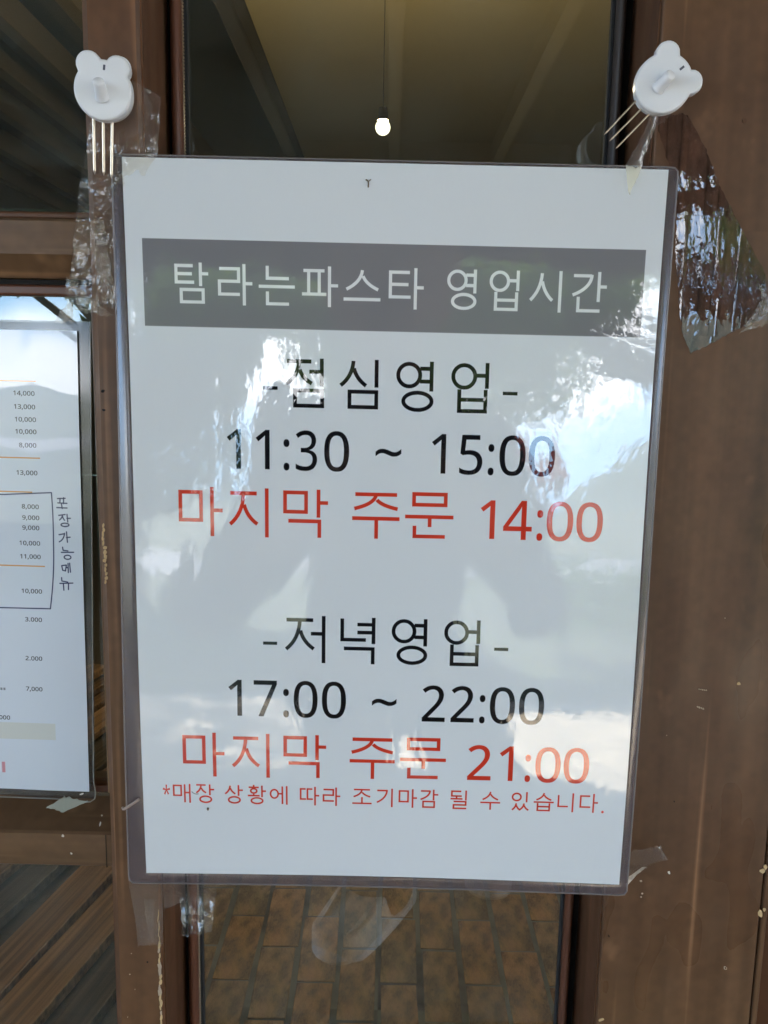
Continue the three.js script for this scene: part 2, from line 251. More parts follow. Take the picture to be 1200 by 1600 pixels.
function jamo(c, k, a, p) { // strokes as canvas path calls, p maps cell units to the canvas
  const [x0, y0, x1, y1] = a.slice(0, 4).map(Number), e = a.slice(4), at = (u, v) => p(lerp(x0, x1, u), lerp(y0, y1, v));
  const run = (...q) => { q.forEach(([u, v], i) => { const [x, y] = at(u, v); i ? c.lineTo(x, y) : c.moveTo(x, y); }); };
  const bend = (a0, b0, c0) => { const A = at(...a0), B = at(...b0), C = at(...c0); c.moveTo(...A); c.quadraticCurveTo(...B, ...C); };
  const tick = (t) => (t === undefined ? 0.49 : (Number(t) - y0) / (y1 - y0));
  c.beginPath();
  if (k === 'ㄱ') { if (e[0] === 's') { run([0, 0], [1, 0]); const s = at(1, -0.06), q = at(0.98, 0.62), z = at(-0.02, 1); c.moveTo(...s); c.quadraticCurveTo(...q, ...z); } else { c.lineJoin = 'miter'; run([0, 0], [1, 0], [1, 1]); } }
  else if (k === 'ㄴ') run([0, 0], [0, 1], [1, 1]);
  else if (k === 'ㄷ') run([0.97, 0], [0, 0], [0, 1], [1.04, 1]);
  else if (k === 'ㄹ') run([0, 0], [1, 0], [1, 0.49], [0, 0.49], [0, 1], [1.06, 1]);
  else if (k === 'ㅁ') { run([0, 0], [1, 0], [1, 1], [0, 1]); c.closePath(); }
  else if (k === 'ㅂ') { run([0, -0.06], [0, 1], [1, 1], [1, -0.06]); run([0, 0.44], [1, 0.44]); }
  else if (k === 'ㅅ') { bend([0.5, 0], [0.46, 0.62], [0, 1]); bend([0.52, 0.3], [0.62, 0.72], [1, 1]); }
  else if (k === 'ㅈ') { run([0, 0], [1, 0]); bend([0.5, 0.02], [0.46, 0.66], [-0.02, 1]); bend([0.52, 0.36], [0.62, 0.74], [1.02, 0.98]); }
  else if (k === 'ㅇ') { const [cx, cy] = at(0.5, 0.5), [ex] = at(1, 0.5), [, ey] = at(0.5, 1); c.ellipse(cx, cy, Math.abs(ex - cx), Math.abs(ey - cy), 0, 0, 2 * Math.PI); }
  else if (k === 'ㅌ') { run([0.98, 0], [0, 0], [0, 1], [1.04, 1]); run([0, 0.49], [0.92, 0.49]); }
  else if (k === 'ㅍ') { run([0.06, 0], [0.94, 0]); run([0, 1], [1.02, 1]); run([0.28, 0], [0.28, 1]); run([0.72, 0], [0.72, 1]); }
  else if (k === 'ㅎ') { run([0.5, -0.12], [0.5, 0.14]); run([-0.1, 0.2], [1.1, 0.2]); const [cx, cy] = at(0.5, 0.68), [ex] = at(0.86, 0.5), [, ey] = at(0.5, 0.98); c.moveTo(ex, cy); c.ellipse(cx, cy, ex - cx, ey - cy, 0, 0, 2 * Math.PI); }
  else if (k === 'ㅏ') { run([0, 0], [0, 1]); const t = tick(e[0]) - (e[0] ? 0 : 0.02); run([0, t], [1, t]); }
  else if (k === 'ㅐ') { run([0, 0.02], [0, 0.98]); run([1, 0], [1, 1]); run([0, 0.46], [1, 0.46]); }
  else if (k === 'ㅓ') { run([1, 0], [1, 1]); const t = tick(e[0]); run([0, t], [1, t]); }
  else if (k === 'ㅕ') { run([1, 0], [1, 1]); for (const q of e) { const t = tick(q); run([0, t], [1, t]); } }
  else if (k === 'ㅣ') run([0, 0], [1, 1]);
  else if (k === 'ㅡ') run([0, 0], [1, 1]);
  else if (k === 'ㅗ') { run([0, 1], [1, 1]); run([0.5, 0], [0.5, 1]); }
  else if (k === 'ㅜ') { run([0, 0], [1, 0]); run([0.51, 0], [0.51, 1]); }
  c.stroke();
}
function hangul(c, ch, x, y, size, weight, S, wobble) {
  c.lineWidth = weight * S; c.lineCap = wobble ? 'round' : 'butt'; c.lineJoin = wobble ? 'round' : 'miter';
  for (const j of GLYPHS[ch].split('|')) { const [k, ...a] = j.split(' '); jamo(c, k, a, (u, v) => [(x + u * size / 100 + (wobble ? wobble(u, v, 0) : 0)) * S, (y + v * size / 100 + (wobble ? wobble(u, v, 1) : 0)) * S]); }
}
// figures: x = left edge of the ink, top and height of the ink in mm, width factor
function figures(c, s, x, top, h, S, { font = 'sans-serif', squeeze = 0.98, ink, bold = 0 } = {}) {
  c.font = (h * S / 0.714) + 'px ' + font; c.save(); const m = c.measureText(s), l = m.actualBoundingBoxLeft, w = m.actualBoundingBoxRight + l;
  const k = ink ? ink * S / w : squeeze; c.translate(x * S, (top + h) * S); c.scale(k, 1); c.fillText(s, l, 0); if (bold) { c.lineWidth = bold * S; c.strokeStyle = c.fillStyle; c.strokeText(s, l, 0); } c.restore();
}
const SP = 9.4; // pixels per mm on the notice
const noticeMap = canvasTex(Math.round(210 * SP), Math.min(2048, Math.round(297 * SP) > 2048 ? 2048 : Math.round(297 * SP)), (c, W, H) => {
  c.scale(W / (210 * SP), H / (297 * SP)); const S = SP;
  c.fillStyle = '#e6eaee'; c.fillRect(0, 0, 210 * S, 297 * S);
  c.fillStyle = '#838387'; c.fillRect(6.6 * S, 29.3 * S, 197 * S, 33 * S);
  const write = (list, y, size, weight, colour) => { c.strokeStyle = colour; for (const [ch, x] of list) hangul(c, ch, x, y, size, weight, S); };
  const dash = (x, y) => c.fillRect(x * S, (y - 0.65) * S, 5.9 * S, 1.3 * S);
  write([['탐', 18.6], ['라', 35.5], ['는', 52.1], ['파', 68.7], ['스', 85.3], ['타', 102.8], ['영', 125.9], ['업', 142.6], ['시', 158.7], ['간', 174.8]], 37.9, 15.5, 1.25, '#eef0f0');
  const ink = '#17181c', red = '#d63c28';
  write([['점', 62.1], ['심', 84.1], ['영', 106.4], ['업', 128.5]], 73.4, 20, 1.52, ink);
  c.fillStyle = ink; dash(53.4, 85.3); dash(150, 85.3);
  const f = (s, x, top, inkW) => figures(c, s, x, top, 15.7, S, { ink: inkW, bold: 0.14 });
  f('11', 38.6, 102.1, 17.3); f(':', 61.6, 102.1, 2.4); f('3', 66.6, 102.1, 8.7); f('0', 78.2, 102.1, 10.2); f('~', 99.2, 102.1, 10.4); f('1', 122.1, 102.1, 5.6); f('5', 133.4, 102.1, 9.3); f(':', 145, 102.1, 2.4); f('0', 149.6, 102, 10.6); f('0', 161.6, 102, 10.6);
  f('17', 38.1, 206.6, 20.6); f(':', 61.3, 206.6, 2.4); f('0', 65.8, 206.6, 10.2); f('0', 77.8, 206.6, 10.3); f('~', 99.2, 207, 10.4); f('2', 120.5, 207.2, 9.8); f('2', 132.8, 207.2, 9.9); f(':', 145, 207.2, 2.4); f('0', 149.4, 207.2, 10.7); f('0', 161.8, 207.2, 10.7);
  write([['저', 61.6], ['녁', 84.6], ['영', 106.4], ['업', 128.5]], 178.2, 20, 1.52, ink);
  c.fillStyle = ink; dash(52.9, 190.3); dash(150.3, 190.5);
  c.fillStyle = red;
  write([['마', 17.7], ['지', 39.1], ['막', 60.8], ['주', 89.3], ['문', 111.3]], 125.6, 19.7, 1.5, red);
  write([['마', 17.2], ['지', 39.1], ['막', 60.7], ['주', 89.3], ['문', 111.2]], 230.3, 19.6, 1.5, red);
  f('1', 142.8, 128.3, 5.8); f('4', 152.2, 128.3, 11.7); f(':', 166, 128.3, 2.4); f('0', 170, 128.3, 10.9); f('0', 182.2, 128.3, 10.9);
  f('2', 140.8, 233.3, 10.1); f('1', 154.6, 233.3, 5.8); f(':', 165.6, 233.3, 2.4); f('0', 170, 233.5, 10.9); f('0', 182.2, 233.5, 11);
  figures(c, '*', 8.6, 255.2, 7.4, S, { ink: 3.2 });
  write([['매', 12.8], ['장', 23.0], ['상', 35.5], ['황', 45.2], ['에', 55.1], ['따', 68.3], ['라', 78.0], ['조', 91.0], ['기', 101.4], ['마', 111.1], ['감', 120.4], ['될', 133.6], ['수', 146.8], ['있', 160.2], ['습', 170.1], ['니', 180.1], ['다', 189.8]], 254.1, 8.7, 0.72, red);
  c.beginPath(); c.arc(200.3 * S, 262.5 * S, 0.55 * S, 0, 7); c.fill();
  // toner grain, dust and scuffs
  seed(5);
  for (let i = 0; i < 2600; i++) { c.fillStyle = `rgba(236,238,238,${rr(0.05, 0.22)})`; c.fillRect(rr(0, 210) * S, rr(70, 265) * S, rr(0.5, 1.6), rr(0.5, 1.6)); }
  for (let i = 0; i < 40; i++) { c.fillStyle = `rgba(120,110,95,${rr(0.06, 0.2)})`; c.fillRect(rr(0, 210) * S, rr(0, 297) * S, rr(0.8, 2.2), rr(0.8, 2.2)); }
  c.strokeStyle = 'rgba(60,55,50,0.55)'; c.lineWidth = 0.35 * S; c.beginPath(); c.moveTo(21.2 * S, 257.6 * S); c.quadraticCurveTo(22.4 * S, 259.2 * S, 24.2 * S, 258.6 * S); c.stroke();
});

// ================================================================ THE LAMINATED NOTICE
// The sheet hangs slightly out at the foot and is softly buckled; the gloss of its film mirrors the yard.
const bulge = (u, v) => { // height in metres above the flat sheet
  const e = Math.min(1, 6 * u * (1 - u)) * Math.min(1, 5 * v * (1 - v));
  return e * (0.00075 * fbm(u * 2.6 + 1.3, v * 3.1 + 0.4, 2, 2) + 0.00018 * fbm(u * 9 + 4, v * 6 + 2, 6, 2) + 0.00006 * fbm(u * 26, v * 12, 9, 2)) - 0.0016 * Math.sin(Math.PI * u) * smooth(v, 0.8, 1) - 0.0011 * Math.sin(2 * Math.PI * v);
};
function sheetGeometry(corners, nu, nv, lift, sag = 0) { // corners TL TR BR BL in mm; uv (0,1) at TL
  const pos = [], uv = [], idx = [];
  const P = (u, v) => { const a = new THREE.Vector3().lerpVectors(corners[0], corners[1], u), b = new THREE.Vector3().lerpVectors(corners[3], corners[2], u); return a.lerp(b, v); };
  for (let j = 0; j <= nv; j++) for (let i = 0; i <= nu; i++) { const u = i / nu, v = j / nv, p = P(u, v + sag * v * (1 - v)); p.z += lift(u, v); pos.push(p.x, p.y, p.z); uv.push(u, 1 - v); }
  for (let j = 0; j < nv; j++) for (let i = 0; i < nu; i++) { const a = j * (nu + 1) + i, b = a + 1, c = a + nu + 1, d = c + 1; idx.push(a, c, b, b, c, d); }
  const g = new THREE.BufferGeometry(); g.setAttribute('position', new THREE.Float32BufferAttribute(pos, 3)); g.setAttribute('uv', new THREE.Float32BufferAttribute(uv, 2)); g.setIndex(idx); g.computeVertexNormals(); return g;
}
const crinkle = dataTex(1024, 1024, (u, v) => {
  const st = fbm(u * 34, v * 6, 3, 3), fine = fbm(u * 70, v * 60, 7, 3), cell = Math.abs(fbm(u * 22, v * 26, 12, 3));
  return 0.5 + 0.26 * st + 0.2 * fine + 0.3 * cell;
});
const filmGloss = { roughness: 0.004, ior: 1.6, clearcoat: 0.8, clearcoatRoughness: 0.0 };
const notice = thing('laminated_notice', 'laminated white opening hours notice with red and black lettering, taped over the glass', 'notice');
const NC = [mm(-104.3, 149.0, 2.4), mm(103.7, 147.9, 2.4), mm(99.1, -139.0, 16.5), mm(-98.3, -138.2, 16.5)];
{
  const paper = new THREE.MeshPhysicalMaterial({ map: noticeMap, ...filmGloss, bumpMap: crinkle, bumpScale: 0.000095 });
  part('printed_sheet', sheetGeometry(NC, 84, 120, bulge, 0.053), paper, notice);
  // film margin: a ring round the paper with rounded corners
  const FC = [mm(-108.3, 150.0, 2.4), mm(107.5, 148.9, 2.4), mm(102.5, -144.1, 16.5), mm(-105.8, -143.1, 16.5)];
  const grid = (u, v) => { const a = new THREE.Vector3().lerpVectors(NC[0], NC[1], u), b = new THREE.Vector3().lerpVectors(NC[3], NC[2], u); return a.lerp(b, v); };
  const inner = [], outer = [], N = 60;
  const ringPts = (C, n) => { const out = []; for (let s = 0; s < 4; s++) for (let i = 0; i < n; i++) { const k = i / n, u = [k, 1, 1 - k, 0][s], v = [0, k, 1, 1 - k][s]; const a = new THREE.Vector3().lerpVectors(C[0], C[1], u), b = new THREE.Vector3().lerpVectors(C[3], C[2], u), p = a.lerp(b, v); p.z += bulge(u, v); out.push([p, u, v]); } return out; };
  const I = ringPts(NC, N), O = ringPts(FC, N);
  seed(9);
  for (let i = 0; i < O.length; i++) { // round the corners by 3 mm
    const [p] = O[i];
    for (const cc of FC) { const d = Math.max(Math.abs(p.x - cc.x), Math.abs(p.y - cc.y)); if (d < 0.0035) { const t = 1 - d / 0.0035, mid = new THREE.Vector3(0, Y0, p.z); p.lerp(mid, 0.0045 * t * t); } }
    p.z -= 0.0004;
  }
  const pos = [], uv = [], idx = [], R = 4;
  for (let i = 0; i <= I.length; i++) for (let k = 0; k <= R; k++) { const a = I[i % I.length][0], b = O[i % O.length][0], t = -0.12 + 1.12 * k / R, p = a.clone().lerp(b, t); p.z += 0.0003 * Math.sin(Math.PI * clamp(k / R, 0, 1)) - (k === 0 ? 0.0003 : 0); pos.push(p.x, p.y, p.z); uv.push(p.x * 4, p.y * 4); }
  for (let i = 0; i < I.length; i++) for (let k = 0; k < R; k++) { const a = i * (R + 1) + k, b = a + 1, c = a + R + 1, d = c + 1; idx.push(a, c, b, b, c, d); }
  const g = new THREE.BufferGeometry(); g.setAttribute('position', new THREE.Float32BufferAttribute(pos, 3)); g.setAttribute('uv', new THREE.Float32BufferAttribute(uv, 2)); g.setIndex(idx); g.computeVertexNormals();
  const margin = new THREE.MeshPhysicalMaterial({ color: lin(0.42, 0.37, 0.41), transmission: 0.8, thickness: 0, roughness: 0.16, ior: 1.7, bumpMap: rep(crinkle, 2, 2), bumpScale: 0.00003 });
  part('film_margin', g, margin, notice);
  // worn milky rim of the pouch
  const rim = []; for (let i = 0; i <= O.length; i++) rim.push(O[i % O.length][0].clone());
  const curve = new THREE.CatmullRomCurve3(rim, false, 'centripetal');
  part('film_rim', new THREE.TubeGeometry(curve, 480, 0.00032, 5, false), new THREE.MeshPhysicalMaterial({ color: lin(0.33, 0.29, 0.29), roughness: 0.35, transmission: 0.4, thickness: 0, ior: 1.6 }), notice);
}
// specks caught on the film
{
  const at = (x, y) => { const u = x / 210, q = y / 297, v = q + 0.053 * q * (1 - q), a = new THREE.Vector3().lerpVectors(NC[0], NC[1], u), b = new THREE.Vector3().lerpVectors(NC[3], NC[2], u), p = a.lerp(b, v); p.z += bulge(u, v) + 0.0006; return p; };
  const m = new THREE.MeshStandardMaterial({ color: lin(0.16, 0.12, 0.08), roughness: 0.9 });
  const p1 = at(94.7, 7.4), tw = new THREE.CatmullRomCurve3([p1.clone().add(new THREE.Vector3(-0.0008, 0.0012, 0)), p1.clone().add(new THREE.Vector3(0.0001, 0.0006, 0.0002)), p1.clone().add(new THREE.Vector3(0.0002, -0.0016, 0))]);
  const tw2 = new THREE.CatmullRomCurve3([p1.clone().add(new THREE.Vector3(0.0001, 0.0005, 0)), p1.clone().add(new THREE.Vector3(0.0012, 0.0013, 0))]);
  single('twig_speck', mergeGeometries([new THREE.TubeGeometry(tw, 8, 0.00028, 5), new THREE.TubeGeometry(tw2, 4, 0.0002, 5)]), m, 'tiny forked dark twig fragment stuck near the top of the notice', 'speck');
  const g = new THREE.IcosahedronGeometry(0.0006, 1); g.scale(0.8, 1.2, 0.6); const p2 = at(28.2, 265.4); g.translate(p2.x, p2.y, p2.z);
  single('dirt_speck', g, m, 'small dark dirt speck under the bottom red line of the notice', 'speck');
}

// ================================================================ THE MENU SHEET ON THE LEFT PANE
const menu = thing('menu_sheet', 'laminated white price list with orange rules, cut off by the left margin', 'menu');
{
  const S = 9, W = 200, H = 199.5, xr = -128, yt = 84.4; // mm
  const map = canvasTex(W * S, Math.round(H * S), (c) => {
    c.fillStyle = '#dce4ee'; c.fillRect(0, 0, W * S, H * S);
    const X = (x) => (x - xr + W) * S, Y = (y) => (yt - y) * S, skew = (y) => (84.4 - y) * 0.0115; // the sheet leans a little
    c.fillStyle = '#24262b';
    const price = (s, x, y) => { c.font = (2.75 * S) + 'px sans-serif'; c.save(); c.translate(X(x + skew(y)), Y(y - 0.95)); c.rotate(0.012); c.scale(1.1, 0.92); c.strokeStyle = '#24262b'; c.lineWidth = 0.05 * S; c.textAlign = 'right'; c.fillText(s, 0, 0); c.strokeText(s, 0, 0); c.restore(); };
    for (const [s, x, y] of [['14,000', -146.3, 58.9], ['13,000', -146.3, 53.4], ['10,000', -146.2, 48.2], ['10,000', -146.2, 43.2], ['8,000', -146.5, 37.6], ['13,000', -146.6, 26.1], ['8,000', -146.6, 11.9], ['9,000', -146.6, 7.2], ['9,000', -146.8, 2.9], ['10,000', -146.8, -3.7], ['11,000', -146.8, -9.5], ['10,000', -146.9, -24.5], ['3.000', -147.5, -37], ['2.000', -148.3, -54.4], ['7,000', -148.9, -68.3], ['7,000', -163.8, -81.8]]) price(s, x, y);
    c.strokeStyle = '#e0a25e'; c.lineWidth = 0.5 * S;
    for (const [x, y] of [[-145.7, 63.8], [-145.3, 32.3], [-149.2, 18], [-145.3, -13.6]]) { c.beginPath(); c.moveTo(0, Y(y + 0.6)); c.lineTo(X(x + skew(y)), Y(y)); c.stroke(); }
    c.strokeStyle = '#3c4263'; c.lineWidth = 0.5 * S; c.lineCap = 'round'; c.lineJoin = 'round';
    c.beginPath(); c.moveTo(0, Y(16.4)); c.lineTo(X(-160), Y(16.8)); c.quadraticCurveTo(X(-150), Y(17.4), X(-140.4), Y(18)); c.quadraticCurveTo(X(-139.8), Y(8), X(-140.2), Y(-3.9)); c.quadraticCurveTo(X(-140.2), Y(-18), X(-142.4), Y(-32)); c.quadraticCurveTo(X(-156), Y(-32.4), 0, Y(-33.6)); c.stroke();
    const hand = (ch, x, y, size) => hangul(c, ch, x - xr + W, yt - y, size, 0.5, S, (u, v, k) => 0.22 * Math.sin(u * 0.07 + v * 0.05 + k * 2 + size));
    hand('포', -138.4, 16.0, 4.6); hand('장', -137.6, 8.9, 5.2); hand('가', -137.8, 1.4, 4.6); hand('능', -137.2, -4.9, 5.4); hand('메', -137, -12.0, 4.0); hand('뉴', -138.2, -18, 5.6);
    c.fillStyle = 'rgba(206,196,160,0.32)'; c.fillRect(0, Y(-84.0), X(-142.2), 7.6 * S);
    c.fillStyle = 'rgba(214,120,130,0.7)'; c.fillRect(X(-166.5), Y(-102.5), 1.4 * S, 5 * S);
    c.fillStyle = 'rgba(90,94,104,0.6)'; for (let i = 0; i < 5; i++) c.fillRect(X(-164.4 - i * 1.3), Y(-68.2), 0.9 * S, 1.1 * S);
  });
  const C = [mm(-328, 84.6, -11), mm(-127.9, 84.4, -8.5), mm(-130.1, -115.4, -7.5), mm(-330, -113.2, -10)];
  const wave = (u, v) => 0.0006 * fbm(u * 6, v * 5, 31, 2) + 0.0005 * Math.sin(v * 5);
  part('printed_sheet', sheetGeometry(C, 60, 60, wave), new THREE.MeshPhysicalMaterial({ map, ...filmGloss, ior: 1.45, clearcoat: 0.5, bumpMap: crinkle, bumpScale: 0.00002 }), menu);
  const F = [mm(-334, 89.4, -11.6), mm(-122.4, 88.2, -9.2), mm(-128.2, -119.2, -8.2), mm(-334, -117, -10.6)];
  const film = new THREE.MeshPhysicalMaterial({ color: lin(0.42, 0.42, 0.42), transmission: 0.86, thickness: 0, roughness: 0.1, ior: 1.6 });
  part('film_margin', sheetGeometry(F, 30, 40, (u, v) => wave(u, v) - 0.0004), film, menu);
  const e = [F[1], F[2], F[3]].map((p) => p.clone()); const pts = []; for (let i = 0; i <= 20; i++) { const p = e[0].clone().lerp(e[1], i / 20); p.z += 0.0004; pts.push(p); } for (let i = 1; i <= 12; i++) { const p = e[1].clone().lerp(e[2], i / 12); p.z += 0.0004; pts.push(p); }
  part('film_rim', new THREE.TubeGeometry(new THREE.CatmullRomCurve3(pts, false, 'centripetal'), 160, 0.00028, 5), new THREE.MeshPhysicalMaterial({ color: lin(0.42, 0.42, 0.38), roughness: 0.3, transmission: 0.4, thickness: 0 }), menu);
}

// ================================================================ STICKY TAPE
// A strip lofted between two ragged edges, finely crumpled.
const tapeBump = dataTex(512, 512, (u, v) => { const a = 1 - Math.abs(fbm(u * 13, v * 9, 51, 4)) * 2, b = fbm(u * 60, v * 60, 57, 2); return 0.35 + 0.4 * a * a + 0.14 * b; });
const bubbleBump = dataTex(512, 512, (u, v) => { const lines = Math.pow(clamp(1 - Math.abs(fbm(u * 7, v * 0.6, 61, 3)) * 4, 0, 1), 3), cells = fbm(u * 24, v * 17, 64, 3); return 0.35 + 0.16 * cells + 0.5 * lines + 0.2 * fbm(u * 11, v * 3, 66, 3); });
const crinkleShade = dataTex(512, 512, (u, v) => { const l = Math.pow(clamp(1 - Math.abs(fbm(u * 9, v * 0.7, 61, 3)) * 4, 0, 1), 2), c = fbm(u * 30, v * 14, 68, 3), sp = Math.max(0, fbm(u * 70, v * 60, 69, 2) - 0.3); const k = 0.74 - 0.34 * l + 0.24 * c + 0.9 * sp; return [k, k * 0.93, k * 0.9]; });  // light and dark of the wrinkles painted into the tape colour
const tapeMat = (o = {}) => new THREE.MeshPhysicalMaterial({ color: lin(0.95, 0.92, 0.87), transmission: 0.95, thickness: 0, roughness: 0.05, ior: 1.5, bumpMap: rep(tapeBump, 14, 14), bumpScale: 0.00026, ...o });
function loft(left, right, nu, nv, zf) { // left and right: lists of [x, y, z] in mm, same length
  const A = new THREE.CatmullRomCurve3(left.map((p) => mm(...p)), false, 'catmullrom', 0.1), B = new THREE.CatmullRomCurve3(right.map((p) => mm(...p)), false, 'catmullrom', 0.1);
  const pos = [], uv = [], idx = [];
  for (let j = 0; j <= nv; j++) { const a = A.getPoint(j / nv), b = B.getPoint(j / nv); for (let i = 0; i <= nu; i++) { const p = a.clone().lerp(b, i / nu); p.z += zf(p.x * 1000, p.y * 1000, i / nu, j / nv) / 1000; const end = j === 0 || j === nv ? 0.0009 : 0; if (end || i === 0 || i === nu) { p.x += 0.0003 * vnoise(p.y * 900, i, 3) + end * 0.3 * vnoise(p.x * 700, 5, 2); p.y += end * vnoise(p.x * 900, j, 7) + 0.0002 * vnoise(p.x * 900, p.y * 900, 8); } pos.push(p.x, p.y, p.z); uv.push(p.x, p.y); } }
  for (let j = 0; j < nv; j++) for (let i = 0; i < nu; i++) { const a = j * (nu + 1) + i, b = a + 1, c = a + nu + 1, d = c + 1; idx.push(a, c, b, b, c, d); }
  const g = new THREE.BufferGeometry(); g.setAttribute('position', new THREE.Float32BufferAttribute(pos, 3)); g.setAttribute('uv', new THREE.Float32BufferAttribute(uv, 2)); g.setIndex(idx); g.computeVertexNormals(); return g;
}
const crumple = (amp, f) => (x, y) => amp * (0.8 * fbm(x * f, y * f, 71, 3) + 0.6 * (0.5 - Math.abs(fbm(x * f * 1.7 + 5, y * f * 1.7, 75, 2))));
const tapeL = thing('sticky_tape', 'crumpled clear tape from the left pin down the mullion beside the notice', 'tape');
part('strip', loft([[-112, 166, 4], [-116, 160, 2.5], [-121, 137, 2], [-124.6, 113, 2], [-127.4, 95, 1.5]], [[-99, 176, 3], [-88.6, 170, 3.4], [-90.6, 150, 3.2], [-105, 128, 1.2], [-108, 92, 0.9]], 40, 70, crumple(1.1, 0.12)), tapeMat(), tapeL);
part('fold', loft([[-117.5, 126, 2.2], [-117, 116, 2.6], [-114.5, 106, 3.4], [-109.2, 97, 2.4]], [[-112, 126, 2.2], [-111, 117, 2.2], [-109.5, 107, 2.8], [-108.4, 97, 2.2]], 10, 24, crumple(0.7, 0.25)), tapeMat({ transmission: 0.9 }), tapeL);
part('lower_strip', loft([[-127.6, 104, 2], [-127.9, 99, 2], [-127.3, 92, 2]], [[-118, 97, 3], [-112, 92, 2.4], [-108.9, 89.8, 1.4]], 30, 24, crumple(1.0, 0.18)), tapeMat({ transmission: 0.92 }), tapeL);
part('scrap', loft([[-133, 92, -4], [-136, 87, -6]], [[-127, 95, -3], [-128, 88, -5]], 10, 10, crumple(0.8, 0.3)), tapeMat({ transmission: 0.75 }), tapeL);
const tapeR = thing('sticky_tape', 'wide clear tape, badly wrinkled, running from the right pin down the stile', 'tape');
part('strip', loft([[96.8, 168, 1.4], [104, 150, 1.2], [108.2, 140, 0.9], [109, 118, 0.8], [113.6, 88, 0.8], [117.8, 79.6, 0.8]], [[110, 168, 1.4], [117.6, 156, 1.2], [124.4, 142.6, 0.9], [137, 122, 0.8], [144.6, 110.6, 0.8], [147.4, 95.4, 0.8]], 60, 110, (x, y) => lerp(0.07, 0.03, smooth(y, 96, 128)) * fbm(x * 0.5, y * 0.16, 81, 3)), tapeMat({ bumpMap: rep(bubbleBump, 22, 22), bumpScale: 0.00007, roughness: 0.015, transmission: 0.97, ior: 1.7, map: rep(crinkleShade, 22, 22), color: lin(0.92, 0.82, 0.78) }), tapeR);
part('torn_end', loft([[142, 107.4, 1], [143.6, 101, 1.2], [140, 94, 1.0], [136, 87.5, 0.9]], [[143.2, 106.2, 1], [147.4, 99.5, 1.6], [148.4, 95, 1.5], [147.2, 91.8, 1.2]], 16, 24, crumple(0.5, 0.3)), tapeMat({ transmission: 0.9 }), tapeR);
part('fold', loft([[95.6, 171, 6], [92.4, 160, 5.5], [86.2, 148, 5.4]], [[98.4, 169, 6], [95.4, 158, 5.4], [92.2, 147.4, 5.2]], 14, 30, (x, y, u) => 1.6 * Math.sin(u * Math.PI) + crumple(0.5, 0.25)(x, y)), tapeMat({ transmission: 0.93 }), tapeR);
part('fold_tip', loft([[86.4, 148, 5.5], [87.4, 143, 4.8], [88.6, 138.6, 4.2]], [[92.2, 147.6, 5.3], [91, 143, 4.8], [88.9, 138.6, 4.2]], 8, 12, () => 0.2), tapeMat({ transmission: 0.6, color: lin(0.9, 0.86, 0.72), roughness: 0.3 }), tapeR);
const tapeB = thing('sticky_tape', 'clear tape scraps under the bottom left corner of the notice', 'tape');
part('strip', loft([[-105.6, -142.0, 15.6], [-109.2, -151, 6], [-108.8, -168, 0.9], [-107.9, -184, 0.7]], [[-89, -142.4, 15.6], [-86, -159.0, 3.4], [-96.2, -166, 1], [-96.4, -182.6, 0.7]], 24, 44, crumple(0.9, 0.3)), tapeMat({ transmission: 0.93, bumpScale: 0.0005, ior: 1.7 }), tapeB);
part('flap', loft([[-89, -142.6, 15.4], [-87, -154.5, 8], [-84.4, -168.8, 13.6]], [[-69.4, -143.4, 15.2], [-71, -153.5, 9], [-72.4, -167.6, 12.4]], 30, 34, crumple(1.6, 0.2)), tapeMat({ transmission: 0.95, roughness: 0.02, bumpScale: 0.0006, ior: 1.7 }), tapeB);
part('slip', loft([[-104.4, -160, 1.4], [-103.6, -172, 1.2], [-101.6, -182, 1]], [[-99.4, -161, 1.4], [-100.4, -170, 1.2], [-100.6, -180, 1]], 10, 20, crumple(0.6, 0.4)), tapeMat({ transmission: 0.93 }), tapeB);
const tapeC = thing('sticky_tape', 'small whitish tape end at the bottom right corner of the notice', 'tape');
part('strip', loft([[102, -126, 13], [102.4, -134, 12], [104.6, -143.4, 9]], [[121, -130.6, 0.8], [124.2, -136.8, 0.8], [115, -140.6, 0.9]], 18, 18, crumple(0.3, 0.3)), tapeMat({ transmission: 0.96 }), tapeC);
part('white_end', loft([[103.0, -140.4, 13], [106.4, -141.6, 6], [112.6, -140.4, 1.4]], [[103.4, -143.2, 12], [110.6, -143.0, 3], [115.6, -140.2, 1.2]], 8, 8, crumple(0.4, 0.4)), tapeMat({ transmission: 0.45, color: lin(0.85, 0.8, 0.72), roughness: 0.4 }), tapeC);
const tapeM = thing('sticky_tape', 'yellowed tape stub under the lower edge of the menu sheet', 'tape');
part('strip', loft([[-140, -116.6, -5.4], [-147.8, -120.8, -3.6]], [[-129.4, -118.2, -5], [-139.8, -122.6, -3.2]], 12, 12, crumple(0.3, 0.3)), tapeMat({ transmission: 0.5, color: lin(0.6, 0.62, 0.5), roughness: 0.3 }), tapeM);
// short pale string across the notice's left edge
{
  const c = new THREE.CatmullRomCurve3([mm(-110.9, -115.0, 6), mm(-107.2, -110.6, 14.6), mm(-104.4, -108.2, 16.2), mm(-100.4, -105.2, 16.6)]);
  single('tape_sliver', new THREE.TubeGeometry(c, 20, 0.0006, 6), new THREE.MeshPhysicalMaterial({ color: lin(0.36, 0.27, 0.22), roughness: 0.5 }), 'thin rolled sliver of tape crossing the lower left edge of the notice', 'tape sliver');
}

